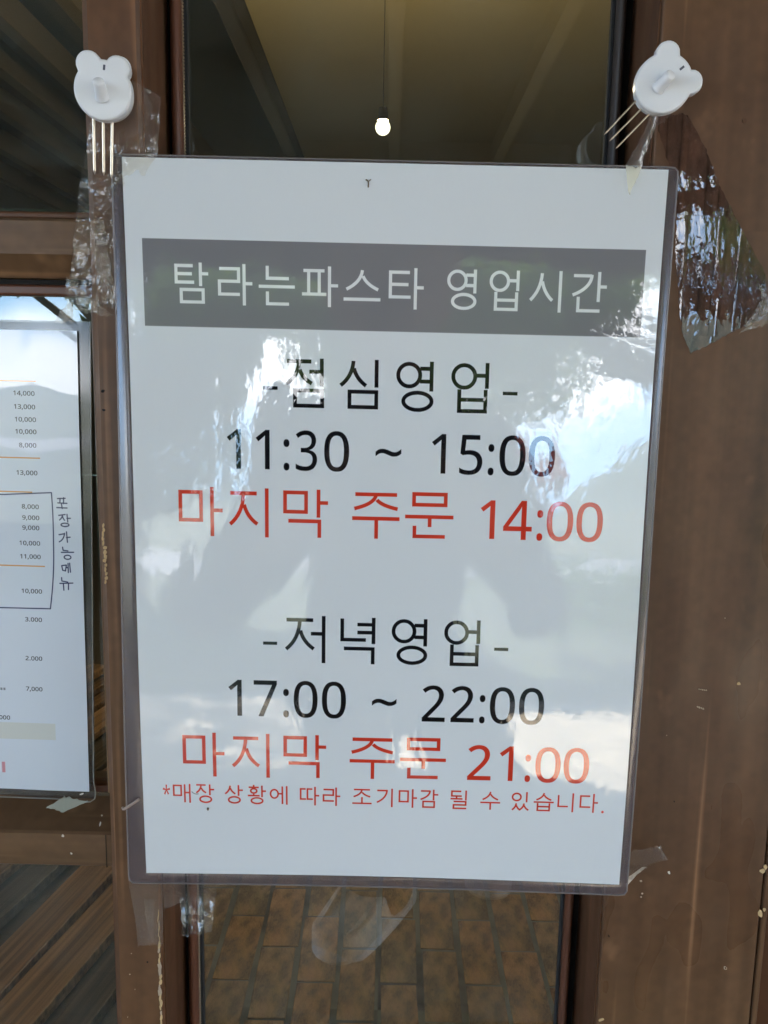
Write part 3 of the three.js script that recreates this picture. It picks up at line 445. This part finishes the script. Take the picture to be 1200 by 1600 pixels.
// ================================================================ WHITE PINS
const plastic = new THREE.MeshPhysicalMaterial({ color: lin(0.84, 0.84, 0.87), roughness: 0.32, clearcoat: 0.3, clearcoatRoughness: 0.2 });
const steel = new THREE.MeshPhysicalMaterial({ color: lin(0.72, 0.62, 0.5), metalness: 0.85, roughness: 0.35 });
const slotMat = new THREE.MeshStandardMaterial({ color: lin(0.09, 0.09, 0.13), roughness: 0.7 });
function pin(label, at, turn, needles, needleR, ears, lean) {
  const t = thing('wall_pin', label, 'wall pin', [at.x, at.y, at.z], 'white three-needle wall pins holding the tape');
  const body = new THREE.Group(); // outline of the head in mm: a disc with two round ears
  const s = new THREE.Shape(), R = 9.4, n = 96;
  for (let i = 0; i <= n; i++) { const a = i / n * 2 * Math.PI; let r = R; for (const [ea, er, ed] of ears) { const d = Math.atan2(Math.sin(a - ea), Math.cos(a - ea)), q = er * er - (ed * Math.sin(d)) ** 2; if (q > 0 && Math.abs(d) < 1) r = Math.max(r, ed * Math.cos(d) + Math.sqrt(q)); } const x = r * Math.cos(a) / 1000, y = r * Math.sin(a) / 1000; i ? s.lineTo(x, y) : s.moveTo(x, y); }
  const g = new THREE.ExtrudeGeometry(s, { depth: 0.0036, bevelEnabled: true, bevelThickness: 0.0011, bevelSize: 0.0009, bevelSegments: 4, steps: 1 }); g.translate(0, 0, -0.0036);
  const head = part('head', g, plastic, t); head.rotation.set(lean[0], lean[1], turn);
  const back = new THREE.CylinderGeometry(0.0082, 0.0092, 0.006, 40); back.rotateX(Math.PI / 2); back.translate(0, 0, -0.0068); part('back_disc', back, plastic, head);
  const seam = new THREE.ExtrudeGeometry(s, { depth: 0.00035, bevelEnabled: false }); seam.scale(1.105, 1.105, 1); seam.translate(0, 0, -0.0024); part('mould_seam', seam, plastic, head);
  // the peg: a stub that leans up and out of a dished seat
  const prof = [[0, 0.0062], [0.0012, 0.0062], [0.0019, 0.0056], [0.0021, 0.0048], [0.0022, 0], [0.0026, -0.0012]].map(([x, y]) => new THREE.Vector2(x, y));
  const peg = new THREE.LatheGeometry(prof.reverse(), 24); peg.rotateX(Math.PI / 2 - 0.75); peg.translate(-0.0003, -0.0018, 0.0016); part('peg', peg, plastic, head);
  const slot = bx(-0.0004, 0.0004, 0.0066, 0.0084, 0.0008, 0.00125, 0.0001); slot.rotateZ(-0.15); part('slot', slot, slotMat, head);
  for (const [a, b] of needles) { const A = mm(...a).sub(at), B = mm(...b).sub(at), L = A.distanceTo(B), c = new THREE.CylinderGeometry(needleR, needleR, L * 0.93, 8); c.translate(0, -L * 0.035, 0); const tip = new THREE.ConeGeometry(needleR, L * 0.07, 8); tip.rotateX(Math.PI); tip.translate(0, -L * 0.535, 0);
    const ng = mergeGeometries([c, tip]); const m = part('needle', ng, steel, t); m.position.copy(A).lerp(B, 0.5); m.quaternion.setFromUnitVectors(new THREE.Vector3(0, -1, 0), B.clone().sub(A).normalize()); }
  return t;
}
pin('round white plastic wall pin on the left with needles pointing straight down', mm(-107.3, 169.4, 12.5), 0, [[[-112.9, 164, 7], [-114.4, 143.6, 3.6]], [[-109.3, 164, 7], [-110.9, 143.2, 3.6]], [[-105.8, 164.6, 7], [-107.9, 142.2, 4]]], 0.00058, [[2.05, 3.7, 9.6], [0.92, 3.6, 9.2]], [0.1, 0.1]);
pin('round white plastic wall pin on the right, tilted, with needles pointing down to the left', mm(97.2, 175.8, 10.5), -0.72, [[[92.6, 175.4, 6], [78.4, 159.9, 6]], [[94.4, 172, 6], [80.6, 157.7, 6]], [[96.6, 169.4, 6], [83, 155, 6]]], 0.00033, [[2.25, 3.5, 9.7], [0.75, 3.4, 9.4]], [0.1, -0.1]);

// ================================================================ BEHIND THE GLASS
const room = { floor: new THREE.MeshStandardMaterial({ color: lin(0.09, 0.075, 0.06), roughness: 0.7 }), ceil: new THREE.MeshStandardMaterial({ color: lin(0.52, 0.41, 0.2), roughness: 0.85 }), wall: new THREE.MeshStandardMaterial({ color: lin(0.13, 0.11, 0.08), roughness: 0.9 }), pitch: new THREE.MeshStandardMaterial({ color: lin(0.02, 0.016, 0.012), roughness: 0.8 }), dark: new THREE.MeshStandardMaterial({ color: lin(0.045, 0.035, 0.025), roughness: 0.8 }), beam: new THREE.MeshStandardMaterial({ color: lin(0.2, 0.15, 0.09), roughness: 0.7 }) };
const standInFloor = struct('stand_in_floor', bx(-4.5, 4.5, -0.16, -0.006, -9, -0.06, 0), room.floor);  // floor behind the glass, added to stand in for the mirrored paving
{
  const noiseMap = dataTex(256, 256, (u, v) => { const k = 0.7 + 0.75 * fbm(u * 4, v * 7, 91, 5) + 0.3 * fbm(u * 40, v * 40, 93, 2), y = 0.12 * fbm(u * 3, v * 3, 96, 3); return [k, k * (0.97 + y), k * (0.92 - y)]; });
  const tones = [[0.56, 0.31, 0.13], [0.50, 0.29, 0.13], [0.62, 0.34, 0.15], [0.52, 0.32, 0.16], [0.44, 0.28, 0.15]].map((c) => new THREE.MeshStandardMaterial({ color: lin(...c), map: noiseMap, roughness: 0.55 }));
  const geos = [0, 1, 2].map((k) => { const g = new RoundedBoxGeometry(0.0715 - k * 0.002, 0.03, 0.1885 - k * 0.0015, 1, 0.0015); return g; });
  seed(33);
  for (let i = -5; i < 9; i++) for (let j = 0; j < 7; j++) {
    const m = part('brick', geos[(rnd() * 3) | 0], tones[(rnd() * 5) | 0], standInFloor);
    m.position.set(0.0395 + i * 0.079, -0.013 + rr(-0.0012, 0.0006), -0.78 - j * 0.191 - (i & 1 ? 0.0955 : 0)); m.rotation.y = rr(-0.02, 0.02); 
  }
  // mortar between the bricks
  struct('mortar', bx(-0.396, 0.75, -0.0058, 0.0006, -2.2, -0.66, 0), new THREE.MeshStandardMaterial({ color: lin(0.30, 0.30, 0.30), map: noiseMap, roughness: 0.9 }), standInFloor);
  // boards behind the left pane, standing in for mirrored deck planks, dark gaps between
  const boardMap = dataTex(512, 512, (u, v) => { const k = 0.66 + 0.5 * fbm(u * 40, v * 2.4, 101, 4) + 0.4 * fbm(u * 8, v * 3, 103, 3); return [k, k * 0.97, k * 0.92]; });
  const wood = [[0.52, 0.30, 0.16], [0.36, 0.21, 0.115], [0.62, 0.37, 0.2], [0.16, 0.12, 0.085]].map((c) => new THREE.MeshStandardMaterial({ color: lin(...c), map: rep(boardMap, 4, 1.1), roughness: 0.5 }));
  const dir = 0.23;
  for (let i = -3; i < 16; i++) { const tl = rr(-0.035, 0.035), lift = rr(-0.006, 0.008), hw = rr(0.02, 0.052); const hl = i < 0 ? [0.36, 0.5, 0.62][i + 3] : 1.3, zc = i < 0 ? -0.2 - hl : -1.45, g = bx(-hw, hw, -0.012, 0.012, -hl, hl, 0.003, 'y'); const m = part('floor_board', g, wood[(rnd() * 4) | 0], standInFloor); m.rotation.y = -dir + tl; m.rotation.z = rr(-0.05, 0.05); m.position.set(-0.62 - i * 0.112 - (zc + 1.45) * 0.234, 0.014 + lift, zc); }
}
struct('interior_ceiling', bx(-0.66, 4.5, 2.72, 2.8, -9, -0.12, 0), room.ceil);
struct('interior_wall', mergeGeometries([bx(-4.5, 4.5, 0, 3.3, -9.1, -9, 0), bx(-4.6, -4.5, 0, 3.3, -9, -0.12, 0), bx(4.5, 4.6, 0, 3.3, -9, -0.12, 0), bx(-4.6, 4.6, 3.2, 3.3, -9, -0.12, 0)]), room.wall);
{
  const t = thing('ceiling_beam', 'dark beam along the ceiling edge seen through the tall glass panel', 'beam');
  part('beam', bx(-0.735, -0.655, 2.6, 2.76, -8.9, -0.13, 0.004), room.pitch, t); part('unseen_soffit', bx(-0.735, -0.69, 2.761, 3.199, -8.9, -0.13, 0), room.dark, t);  // board above the beam is unseen, keeps lamp light off the left ceiling
}
[-1.36, -1.72, -2.0, -2.32, -2.7, -3.1].forEach((x, i) => {
  const where = ['first and nearest the mullion', 'second from the mullion', 'third from the mullion', 'fourth from the mullion', 'fifth from the mullion', 'last and farthest from the mullion'][i];
  single('rafter', bx(x - 0.035, x + 0.035, 2.62, 2.76, -8.9, -0.14, 0.004), room.beam, 'slanting brown rafter behind the upper left pane, ' + where, 'rafter', 'rafters behind the upper left pane');
});
{
  const p = new THREE.Vector3(-0.039, 1.948, -2.6), t = thing('pendant_lamp', 'small glowing round bulb hanging behind the glass above the notice', 'lamp', p.toArray());
  const glow = new THREE.MeshStandardMaterial({ color: 0xffffff, emissive: lin(1, 0.86, 0.6), emissiveIntensity: 0.4 });
  part('bulb', new THREE.SphereGeometry(0.025, 32, 20), glow, t);
  const brass = new THREE.MeshStandardMaterial({ color: lin(0.08, 0.06, 0.04), roughness: 0.6 });
  const so = new THREE.CylinderGeometry(0.014, 0.018, 0.04, 20); so.translate(0, 0.042, 0); part('socket', so, brass, t);
  const co = new THREE.CylinderGeometry(0.0012, 0.0012, 0.706, 8); co.translate(0, 0.419, 0); part('cord', co, brass, t);
  const L = new THREE.PointLight(lin(1, 0.76, 0.5), 0.42); L.shadow.radius = 1.2; L.castShadow = true; t.add(L);
}

// ================================================================ THE YARD THAT THE GLOSSY FILM MIRRORS
const terraceMap = dataTex(512, 512, (u, v) => { const bxx = u * 8, row = Math.floor(v * 16), off = row & 1 ? 0.5 : 0, fx = (bxx + off) % 1, fy = (v * 16) % 1, j = fx < 0.03 || fy < 0.06, k = j ? 0.55 : 0.8 + 0.12 * (hash(Math.floor(bxx + off), row, 3) - 0.5) + 0.12 * fbm(u * 30, v * 30, 7, 2); return [k, k * 0.94, k * 0.85]; }, true);
struct('porch_floor', bx(-7, 7, -0.12, 0, 0.001, 2.0, 0), new THREE.MeshStandardMaterial({ map: rep(terraceMap, 0.6, 0.6), color: lin(0.24, 0.16, 0.1), roughness: 0.8 }));  // out of view, kept dark so the panes mirror little of it
struct('terrace', bx(-7, 7, -0.12, 0, 2.001, 3.6, 0), new THREE.MeshStandardMaterial({ map: rep(terraceMap, 0.6, 0.6), color: lin(1, 0.97, 0.92), roughness: 0.85 }));  // out of view, pale strip placed for the bright patch mirrored in the notice
const grassMap = dataTex(256, 256, (u, v) => { const k = 0.3 + 0.2 * fbm(u * 20, v * 20, 5, 4); return [k * 0.78, k * 0.86, k * 0.5]; }, true);
{ const g = new THREE.PlaneGeometry(1600, 1600, 1, 1); g.rotateX(-Math.PI / 2); g.translate(0, -0.125, 0); struct('lawn', g, new THREE.MeshStandardMaterial({ map: rep(grassMap, 300, 300), roughness: 1 })); }
struct('road', bx(-60, 60, -0.124, -0.10, 13, 18, 0), new THREE.MeshStandardMaterial({ color: lin(0.15, 0.15, 0.15), roughness: 0.9 }));
{ // wooded ridge across the valley
  const g = new THREE.PlaneGeometry(1400, 260, 140, 26); g.rotateX(-Math.PI / 2); const p = g.attributes.position;
  for (let i = 0; i < p.count; i++) { const x = p.getX(i), z = p.getZ(i); const ridge = Math.exp(-((z / 70) ** 2)) * (3 + 38 * smooth(x, 55, 175) + 4 * smooth(-x, 60, 220) + 4 * fbm(x * 0.012, 3, 1, 3)); p.setY(i, ridge + 1.6 * fbm(x * 0.09, z * 0.09, 4, 3) - 1); }
  g.translate(0, 0, 420); g.computeVertexNormals();
  struct('hills', g, new THREE.MeshStandardMaterial({ color: lin(0.05, 0.075, 0.05), roughness: 1 }));
}
// veranda roof, out of view: shades the shopfront and limits the mirrored sky
{
  const t = thing('unseen_veranda_roof', 'dark timber veranda roof out of view, shading the front and mirrored in the panes', 'roof');
  const m = new THREE.MeshStandardMaterial({ color: lin(0.035, 0.027, 0.02), roughness: 0.85 }), r = new THREE.MeshStandardMaterial({ color: lin(0.1, 0.07, 0.045), roughness: 0.8 });
  part('deck', bx(-7, 7, 2.5, 2.6, 0.002, 4.74, 0), m, t);
  for (let i = -11; i <= 11; i++) part('rafter', bx(i * 0.6 - 0.03, i * 0.6 + 0.03, 2.38, 2.499, 0.003, 4.74, 0.004), r, t);
  part('fascia', bx(-7, 7, 2.08, 2.62, 4.741, 4.78, 0), r, t);
  for (const x of [-5.6, 5.6]) part('post', bx(x - 0.06, x + 0.06, 0, 2.379, 4.5, 4.62, 0.004), r, t);
}
// trees: leaf clumps scattered through the crown
const leafMats = [lin(0.06, 0.1, 0.025), lin(0.15, 0.22, 0.035), lin(0.045, 0.075, 0.025)].map((c) => new THREE.MeshPhysicalMaterial({ color: c.clone().multiplyScalar(1.6), roughness: 0.95, transmission: 0.5, thickness: 0, side: THREE.DoubleSide }));
const barkMat = new THREE.MeshStandardMaterial({ color: lin(0.1, 0.075, 0.05), roughness: 0.95 });
function leaves(blobs, count, size) { // blobs: [x, y, z, rx, ry, rz]
  const pos = [], nor = [], idx = []; const v = new THREE.Vector3(), q = new THREE.Quaternion(), e = new THREE.Euler();
  for (let k = 0; k < count; k++) {
    const b = blobs[(rnd() * blobs.length) | 0]; let x, y, z, d; do { x = rr(-1, 1); y = rr(-1, 1); z = rr(-1, 1); d = Math.hypot(x, y, z); } while (d > 1 || d < 0.35 * rnd());
    q.setFromEuler(e.set(rr(0, 6.3), rr(0, 6.3), rr(0, 6.3))); const s = size * rr(0.6, 1.3), o = pos.length / 3;
    for (const [lx, ly] of [[0, -1], [0.42, 0], [0, 1], [-0.42, 0]]) { v.set(lx * s, ly * s, 0).applyQuaternion(q); pos.push(b[0] + x * b[3] + v.x, b[1] + y * b[4] + v.y, b[2] + z * b[5] + v.z); }
    idx.push(o, o + 1, o + 2, o, o + 2, o + 3);
  }
  const g = new THREE.BufferGeometry(); g.setAttribute('position', new THREE.Float32BufferAttribute(pos, 3)); g.setIndex(idx); g.computeVertexNormals(); return g;
}
function limb(pts, r0, r1) { const c = new THREE.CatmullRomCurve3(pts.map((p) => new THREE.Vector3(...p))), g = new THREE.TubeGeometry(c, 24, 1, 9), p = g.attributes.position, u = g.attributes.uv; for (let i = 0; i < p.count; i++) { const t = u.getX(i), a = c.getPointAt(t), v = new THREE.Vector3().fromBufferAttribute(p, i).sub(a).multiplyScalar(lerp(r0, r1, t)).add(a); p.setXYZ(i, v.x, v.y, v.z); } return g; }
function tree(label, x, z, h, blobs, n, size, mat) {
  const t = thing('tree', label, 'tree', [x, -0.1, z], 'trees mirrored in the glossy film');
  const gs = [limb([[0, 0, 0], [0.05, h * 0.3, 0.05], [-0.05, h * 0.6, 0]], 0.16, 0.07)];
  for (const b of blobs) gs.push(limb([[0, h * 0.3, 0], [b[0] * 0.5, lerp(h * 0.4, b[1], 0.5), b[2] * 0.5], [b[0], b[1], b[2]]], 0.06, 0.015));
  part('trunk', mergeGeometries(gs), barkMat, t); part('crown', leaves(blobs, n, size), mat, t);
}
seed(77);
tree('leafy tree out of view, low branches covering the sky mirrored in the notice heading', 4.4, 7.6, 5, [[-1.0, 3.8, 0, 1.4, 0.9, 1.2], [-2.4, 3.1, 0.3, 1.1, 0.5, 0.9], [-3.4, 2.75, 0.2, 0.8, 0.5, 0.7], [0.8, 4, 0, 1.6, 1.2, 1.3], [-2.9, 2.42, -0.9, 0.6, 0.22, 0.35], [-3.5, 2.3, -1.0, 0.7, 0.3, 0.35], [-4.2, 2.26, -1.1, 0.7, 0.3, 0.35], [-5.0, 2.3, -1.1, 0.8, 0.28, 0.35], [-5.8, 2.32, -1.0, 0.6, 0.25, 0.35], [-3.55, 1.95, -1, 0.75, 0.36, 0.35], [-4.5, 1.95, -1, 0.65, 0.34, 0.35], [-1.0, 2.45, -0.6, 0.75, 0.36, 0.4], [0.1, 2.5, -0.6, 0.9, 0.42, 0.4]], 19000, 0.07, leafMats[1]);  // out of view, low branches placed to cover part of the mirrored sky
tree('dense dark tree out of view, darkening the left of the mirrored sky and shading the terrace', -2.75, 9.2, 3.6, [[0, 2.6, 0, 1.0, 1.0, 1.0], [0.15, 1.55, 0, 0.9, 0.6, 0.8], [0.2, 3.6, 0, 1.5, 0.8, 1.1], [0.9, 4.0, 0.1, 1.2, 0.7, 0.9], [0.5, 2.3, 0.2, 0.7, 0.6, 0.6], [-1.6, 2.75, -0.4, 1.1, 0.7, 0.8], [-2.6, 2.9, -0.4, 1.1, 0.8, 0.8], [-1.15, 5.2, 0, 1.25, 1.1, 1.1], [-2.3, 5.3, 0, 1.2, 1.1, 1.0], [-1.7, 6.0, 0, 1.1, 0.8, 1.0]], 17000, 0.1, leafMats[2]);  // out of view, crown placed to block mirrored sky and shade the terrace
tree('tall slender tree mirrored beyond the road', -1.6, 24, 4.4, [[0, 2.6, 0, 0.8, 1.8, 0.8], [0.2, 1.4, 0, 0.9, 0.9, 0.9]], 3000, 0.12, leafMats[0]);
tree('round tree mirrored beyond the road on the right', 13.5, 27, 4, [[0, 2.2, 0, 1.8, 1.5, 1.6], [1.4, 1.6, 0, 1.3, 1.1, 1.2]], 3600, 0.13, leafMats[0]);
{ // hedge along the terrace
  const t = thing('hedge', 'low clipped green hedge mirrored in the lower right of the notice', 'hedge');
  const b = []; for (let i = 0; i < 10; i++) b.push([1.3 + i * 0.42, 0.35, 5.6 + rr(-0.1, 0.1), 0.34, 0.36, 0.32]);
  part('foliage', leaves(b, 5000, 0.05), leafMats[1], t); for (const q of b) part('stem', limb([[q[0], -0.12, q[2]], [q[0], 0.2, q[2]], [q[0] + 0.05, 0.5, q[2]]], 0.02, 0.008), barkMat, t);
}
{ // house with a red roof across the road
  const t = thing('house', 'pale house with a red roof mirrored across the road', 'house', [4.4, -0.12, 46]);
  part('wall', bx(-4, 4, 0, 2.7, 0, 6, 0), new THREE.MeshStandardMaterial({ color: lin(0.6, 0.57, 0.55), roughness: 0.9 }), t);
  const s = new THREE.Shape([[-4.5, 2.6], [4.5, 2.6], [3.2, 4], [-3.2, 4]].map((p) => new THREE.Vector2(...p))); const g = new THREE.ExtrudeGeometry(s, { depth: 7, bevelEnabled: false }); g.translate(0, 0.102, -0.5);
  part('roof', g, new THREE.MeshStandardMaterial({ color: lin(0.45, 0.1, 0.07), roughness: 0.8 }), t);
  for (const x of [-2.2, 2.2]) part('window', bx(x - 0.6, x + 0.6, 0.9, 2.1, -0.03, -0.002, 0), new THREE.MeshStandardMaterial({ color: lin(0.05, 0.06, 0.07), roughness: 0.2 }), t);
}
// the person taking the picture: seen only as a reflection in film and glass
{
  const t = thing('person', 'person in a dark shirt and brown trousers holding a phone, mirrored in the glass', 'person', [0, 0, 0]);
  const bones = [ // ax ay az ar  bx by bz br: half crouched, elbows out, phone held at chest height
    [0, 0.72, 1.3, 0.14, 0, 0.95, 1.22, 0.135], [0, 0.95, 1.22, 0.135, 0, 1.12, 1.14, 0.115], [-0.155, 1.14, 1.13, 0.063, 0.155, 1.14, 1.13, 0.063], [0, 1.17, 1.12, 0.058, 0, 1.25, 1.09, 0.053],
    [0, 1.33, 1.06, 0.083, 0, 1.39, 1.08, 0.09], [0, 1.29, 1.035, 0.052, 0, 1.31, 1.04, 0.062], [0, 1.33, 0.975, 0.012, 0, 1.355, 0.975, 0.01], [-0.085, 1.34, 1.08, 0.018, -0.085, 1.36, 1.08, 0.02], [0.085, 1.34, 1.08, 0.018, 0.085, 1.36, 1.08, 0.02],
    [-0.18, 1.12, 1.13, 0.058, -0.28, 0.9, 0.99, 0.045], [-0.28, 0.9, 0.99, 0.044, -0.075, 1.06, 0.5, 0.03], [0.18, 1.12, 1.13, 0.058, 0.24, 0.9, 0.99, 0.045], [0.24, 0.9, 0.99, 0.044, 0.075, 1.06, 0.5, 0.03],
    [-0.08, 0.7, 1.3, 0.1, -0.05, 0.42, 1.06, 0.078], [-0.05, 0.42, 1.06, 0.072, 0.0, 0.07, 1.2, 0.07], [0.1, 0.7, 1.3, 0.1, 0.19, 0.42, 1.18, 0.075], [0.19, 0.42, 1.18, 0.072, 0.24, 0.07, 1.42, 0.06],
  ];
  for (const s of [-1, 1]) { // palms and five fingers closed on the sides of the phone
    bones.push([s * 0.075, 1.06, 0.5, 0.028, s * 0.055, 1.055, 0.425, 0.03]);
    for (let k = 0; k < 4; k++) { const y = 1.1 - k * 0.021, l = [0.9, 1, 0.95, 0.75][k]; bones.push([s * 0.055, y, 0.42, 0.011, s * 0.048, y, 0.42 - 0.045 * l, 0.01], [s * 0.048, y, 0.42 - 0.045 * l, 0.01, s * 0.03, y, 0.362, 0.008]); }
    bones.push([s * 0.05, 1.03, 0.43, 0.014, s * 0.036, 1.05, 0.376, 0.011]);
  }
  const v = new THREE.Vector3();
  const dist = (x, y, z, b) => { const dx = b[4] - b[0], dy = b[5] - b[1], dz = b[6] - b[2], px = x - b[0], py = y - b[1], pz = z - b[2], h = clamp((px * dx + py * dy + pz * dz) / (dx * dx + dy * dy + dz * dz), 0, 1); return Math.hypot(px - dx * h, py - dy * h, pz - dz * h) - lerp(b[3], b[7], h); };
  function surface(list, cx, cy, cz, half, res, blend) {
    const mc = new MarchingCubes(res, new THREE.MeshBasicMaterial(), false, false, 90000); mc.isolation = 0;
    for (let k = 0; k < res; k++) for (let j = 0; j < res; j++) for (let i = 0; i < res; i++) {
      const x = cx + ((i - res / 2) / (res / 2)) * half, y = cy + ((j - res / 2) / (res / 2)) * half, z = cz + ((k - res / 2) / (res / 2)) * half; let s = 0, m = 9;
      for (const b of list) { const d = dist(x, y, z, b); m = Math.min(m, d); if (d < 0.25) s += Math.exp(-d / blend); }
      mc.field[i + j * res + k * res * res] = -(s > 0 ? -blend * Math.log(s) : m);
    }
    mc.update(); const n = mc.count, g = new THREE.BufferGeometry(), P = mc.positionArray.slice(0, n * 3), N = mc.normalArray.slice(0, n * 3);
    for (let i = 0; i < n; i++) { P[i * 3] = cx + P[i * 3] * half; P[i * 3 + 1] = cy + P[i * 3 + 1] * half; P[i * 3 + 2] = cz + P[i * 3 + 2] * half; }
    g.setAttribute('position', new THREE.BufferAttribute(P, 3)); g.setAttribute('normal', new THREE.BufferAttribute(N, 3)); return g;
  }
  const body = surface(bones.slice(0, 17), 0, 0.92, 0.85, 0.98, 120, 0.018), hands = surface(bones.slice(17), 0, 1.07, 0.43, 0.13, 64, 0.003);
  const g = mergeGeometries([body, hands]), p = g.attributes.position, col = new Float32Array(p.count * 3);
  for (let i = 0; i < p.count; i++) { const y = p.getY(i), z = p.getZ(i), x = Math.abs(p.getX(i)); const skin = y > 1.23 || z < 0.6, c = skin ? [0.4, 0.25, 0.17] : y > 0.76 ? [0.035, 0.037, 0.045] : [0.12, 0.08, 0.035]; col.set(c, i * 3); }
  g.setAttribute('color', new THREE.BufferAttribute(col, 3));
  part('body', g, new THREE.MeshStandardMaterial({ vertexColors: true, roughness: 0.85 }), t);
  const hair = new THREE.SphereGeometry(0.099, 28, 18, 0, Math.PI * 2, 0, 1.75); hair.scale(0.98, 1, 1.12); hair.rotateX(0.55); hair.translate(0, 1.375, 1.09); part('hair', hair, new THREE.MeshStandardMaterial({ color: lin(0.012, 0.01, 0.009), roughness: 0.6 }), t);
  for (const [x, z, turn, side] of [[-0.028, 1.155, 0.5, 0], [0.25, 1.38, 0.1, 1]]) {
    const s = new THREE.Shape(); s.moveTo(-0.04, 0.1); s.bezierCurveTo(-0.052, 0.03, -0.05, -0.1, -0.045, -0.14); s.bezierCurveTo(-0.035, -0.18, 0.035, -0.18, 0.045, -0.14); s.bezierCurveTo(0.052, -0.1, 0.05, 0.03, 0.04, 0.1); s.bezierCurveTo(0.025, 0.125, -0.025, 0.125, -0.04, 0.1);
    const sh = new THREE.ExtrudeGeometry(s, { depth: 0.07, bevelEnabled: true, bevelThickness: 0.015, bevelSize: 0.012, bevelSegments: 4 }); sh.rotateX(-Math.PI / 2); sh.scale(1, 1, -1);
    const q = sh.attributes.position; for (let i = 0; i < q.count; i++) { const zz = q.getZ(i), yy = q.getY(i); if (yy > 0.02) q.setY(i, yy * lerp(1, 0.62, smooth(-zz, -0.02, 0.14))); }
    const ix = sh.index ? sh.toNonIndexed() : sh, A = ix.attributes.position.array; for (let i = 0; i < A.length; i += 9) for (let c = 0; c < 3; c++) { const w = A[i + 3 + c]; A[i + 3 + c] = A[i + 6 + c]; A[i + 6 + c] = w; } ix.computeVertexNormals();
    const m = part('shoe', ix, new THREE.MeshStandardMaterial({ color: lin(0.62, 0.58, 0.52), roughness: 0.75 }), t); m.position.set(x, 0.027, z); m.rotation.y = turn; m.scale.setScalar(0.86);
    const so = new THREE.ExtrudeGeometry(s, { depth: 0.016, bevelEnabled: true, bevelThickness: 0.006, bevelSize: 0.018, bevelSegments: 3 }); so.rotateX(Math.PI / 2); so.rotateZ(Math.PI); so.translate(0, -0.018, 0); so.rotateY(Math.PI); so.rotateZ(Math.PI); so.translate(0, -0.03, 0);
    const sm = part('sole', so, new THREE.MeshStandardMaterial({ color: lin(0.85, 0.85, 0.86), roughness: 0.5 }), m);
    { const cap = new THREE.SphereGeometry(0.05, 20, 12, 0, Math.PI * 2, 0, Math.PI / 2); cap.scale(1.12, 0.95, 1.25); cap.translate(0, 0.002, -0.128); part('toe_cap', cap, sm.material, m); }
    for (let k = 0; k < 4; k++) { const lace = bx(-0.03 + k * 0.002, 0.03 - k * 0.002, 0.062 - k * 0.006, 0.068 - k * 0.006, -0.03 - k * 0.022, -0.022 - k * 0.022, 0.002); part('lace', lace, new THREE.MeshStandardMaterial({ color: lin(0.7, 0.7, 0.7), roughness: 0.8 }), m); }
  }
  single('phone', bx(-0.038, 0.038, 0.985, 1.14, 0.352, 0.36, 0.003), new THREE.MeshPhysicalMaterial({ color: lin(0.02, 0.02, 0.025), roughness: 0.2 }), 'black phone held up in front of the notice, mirrored in its film', 'phone');
}

renderer.render(scene, camera);
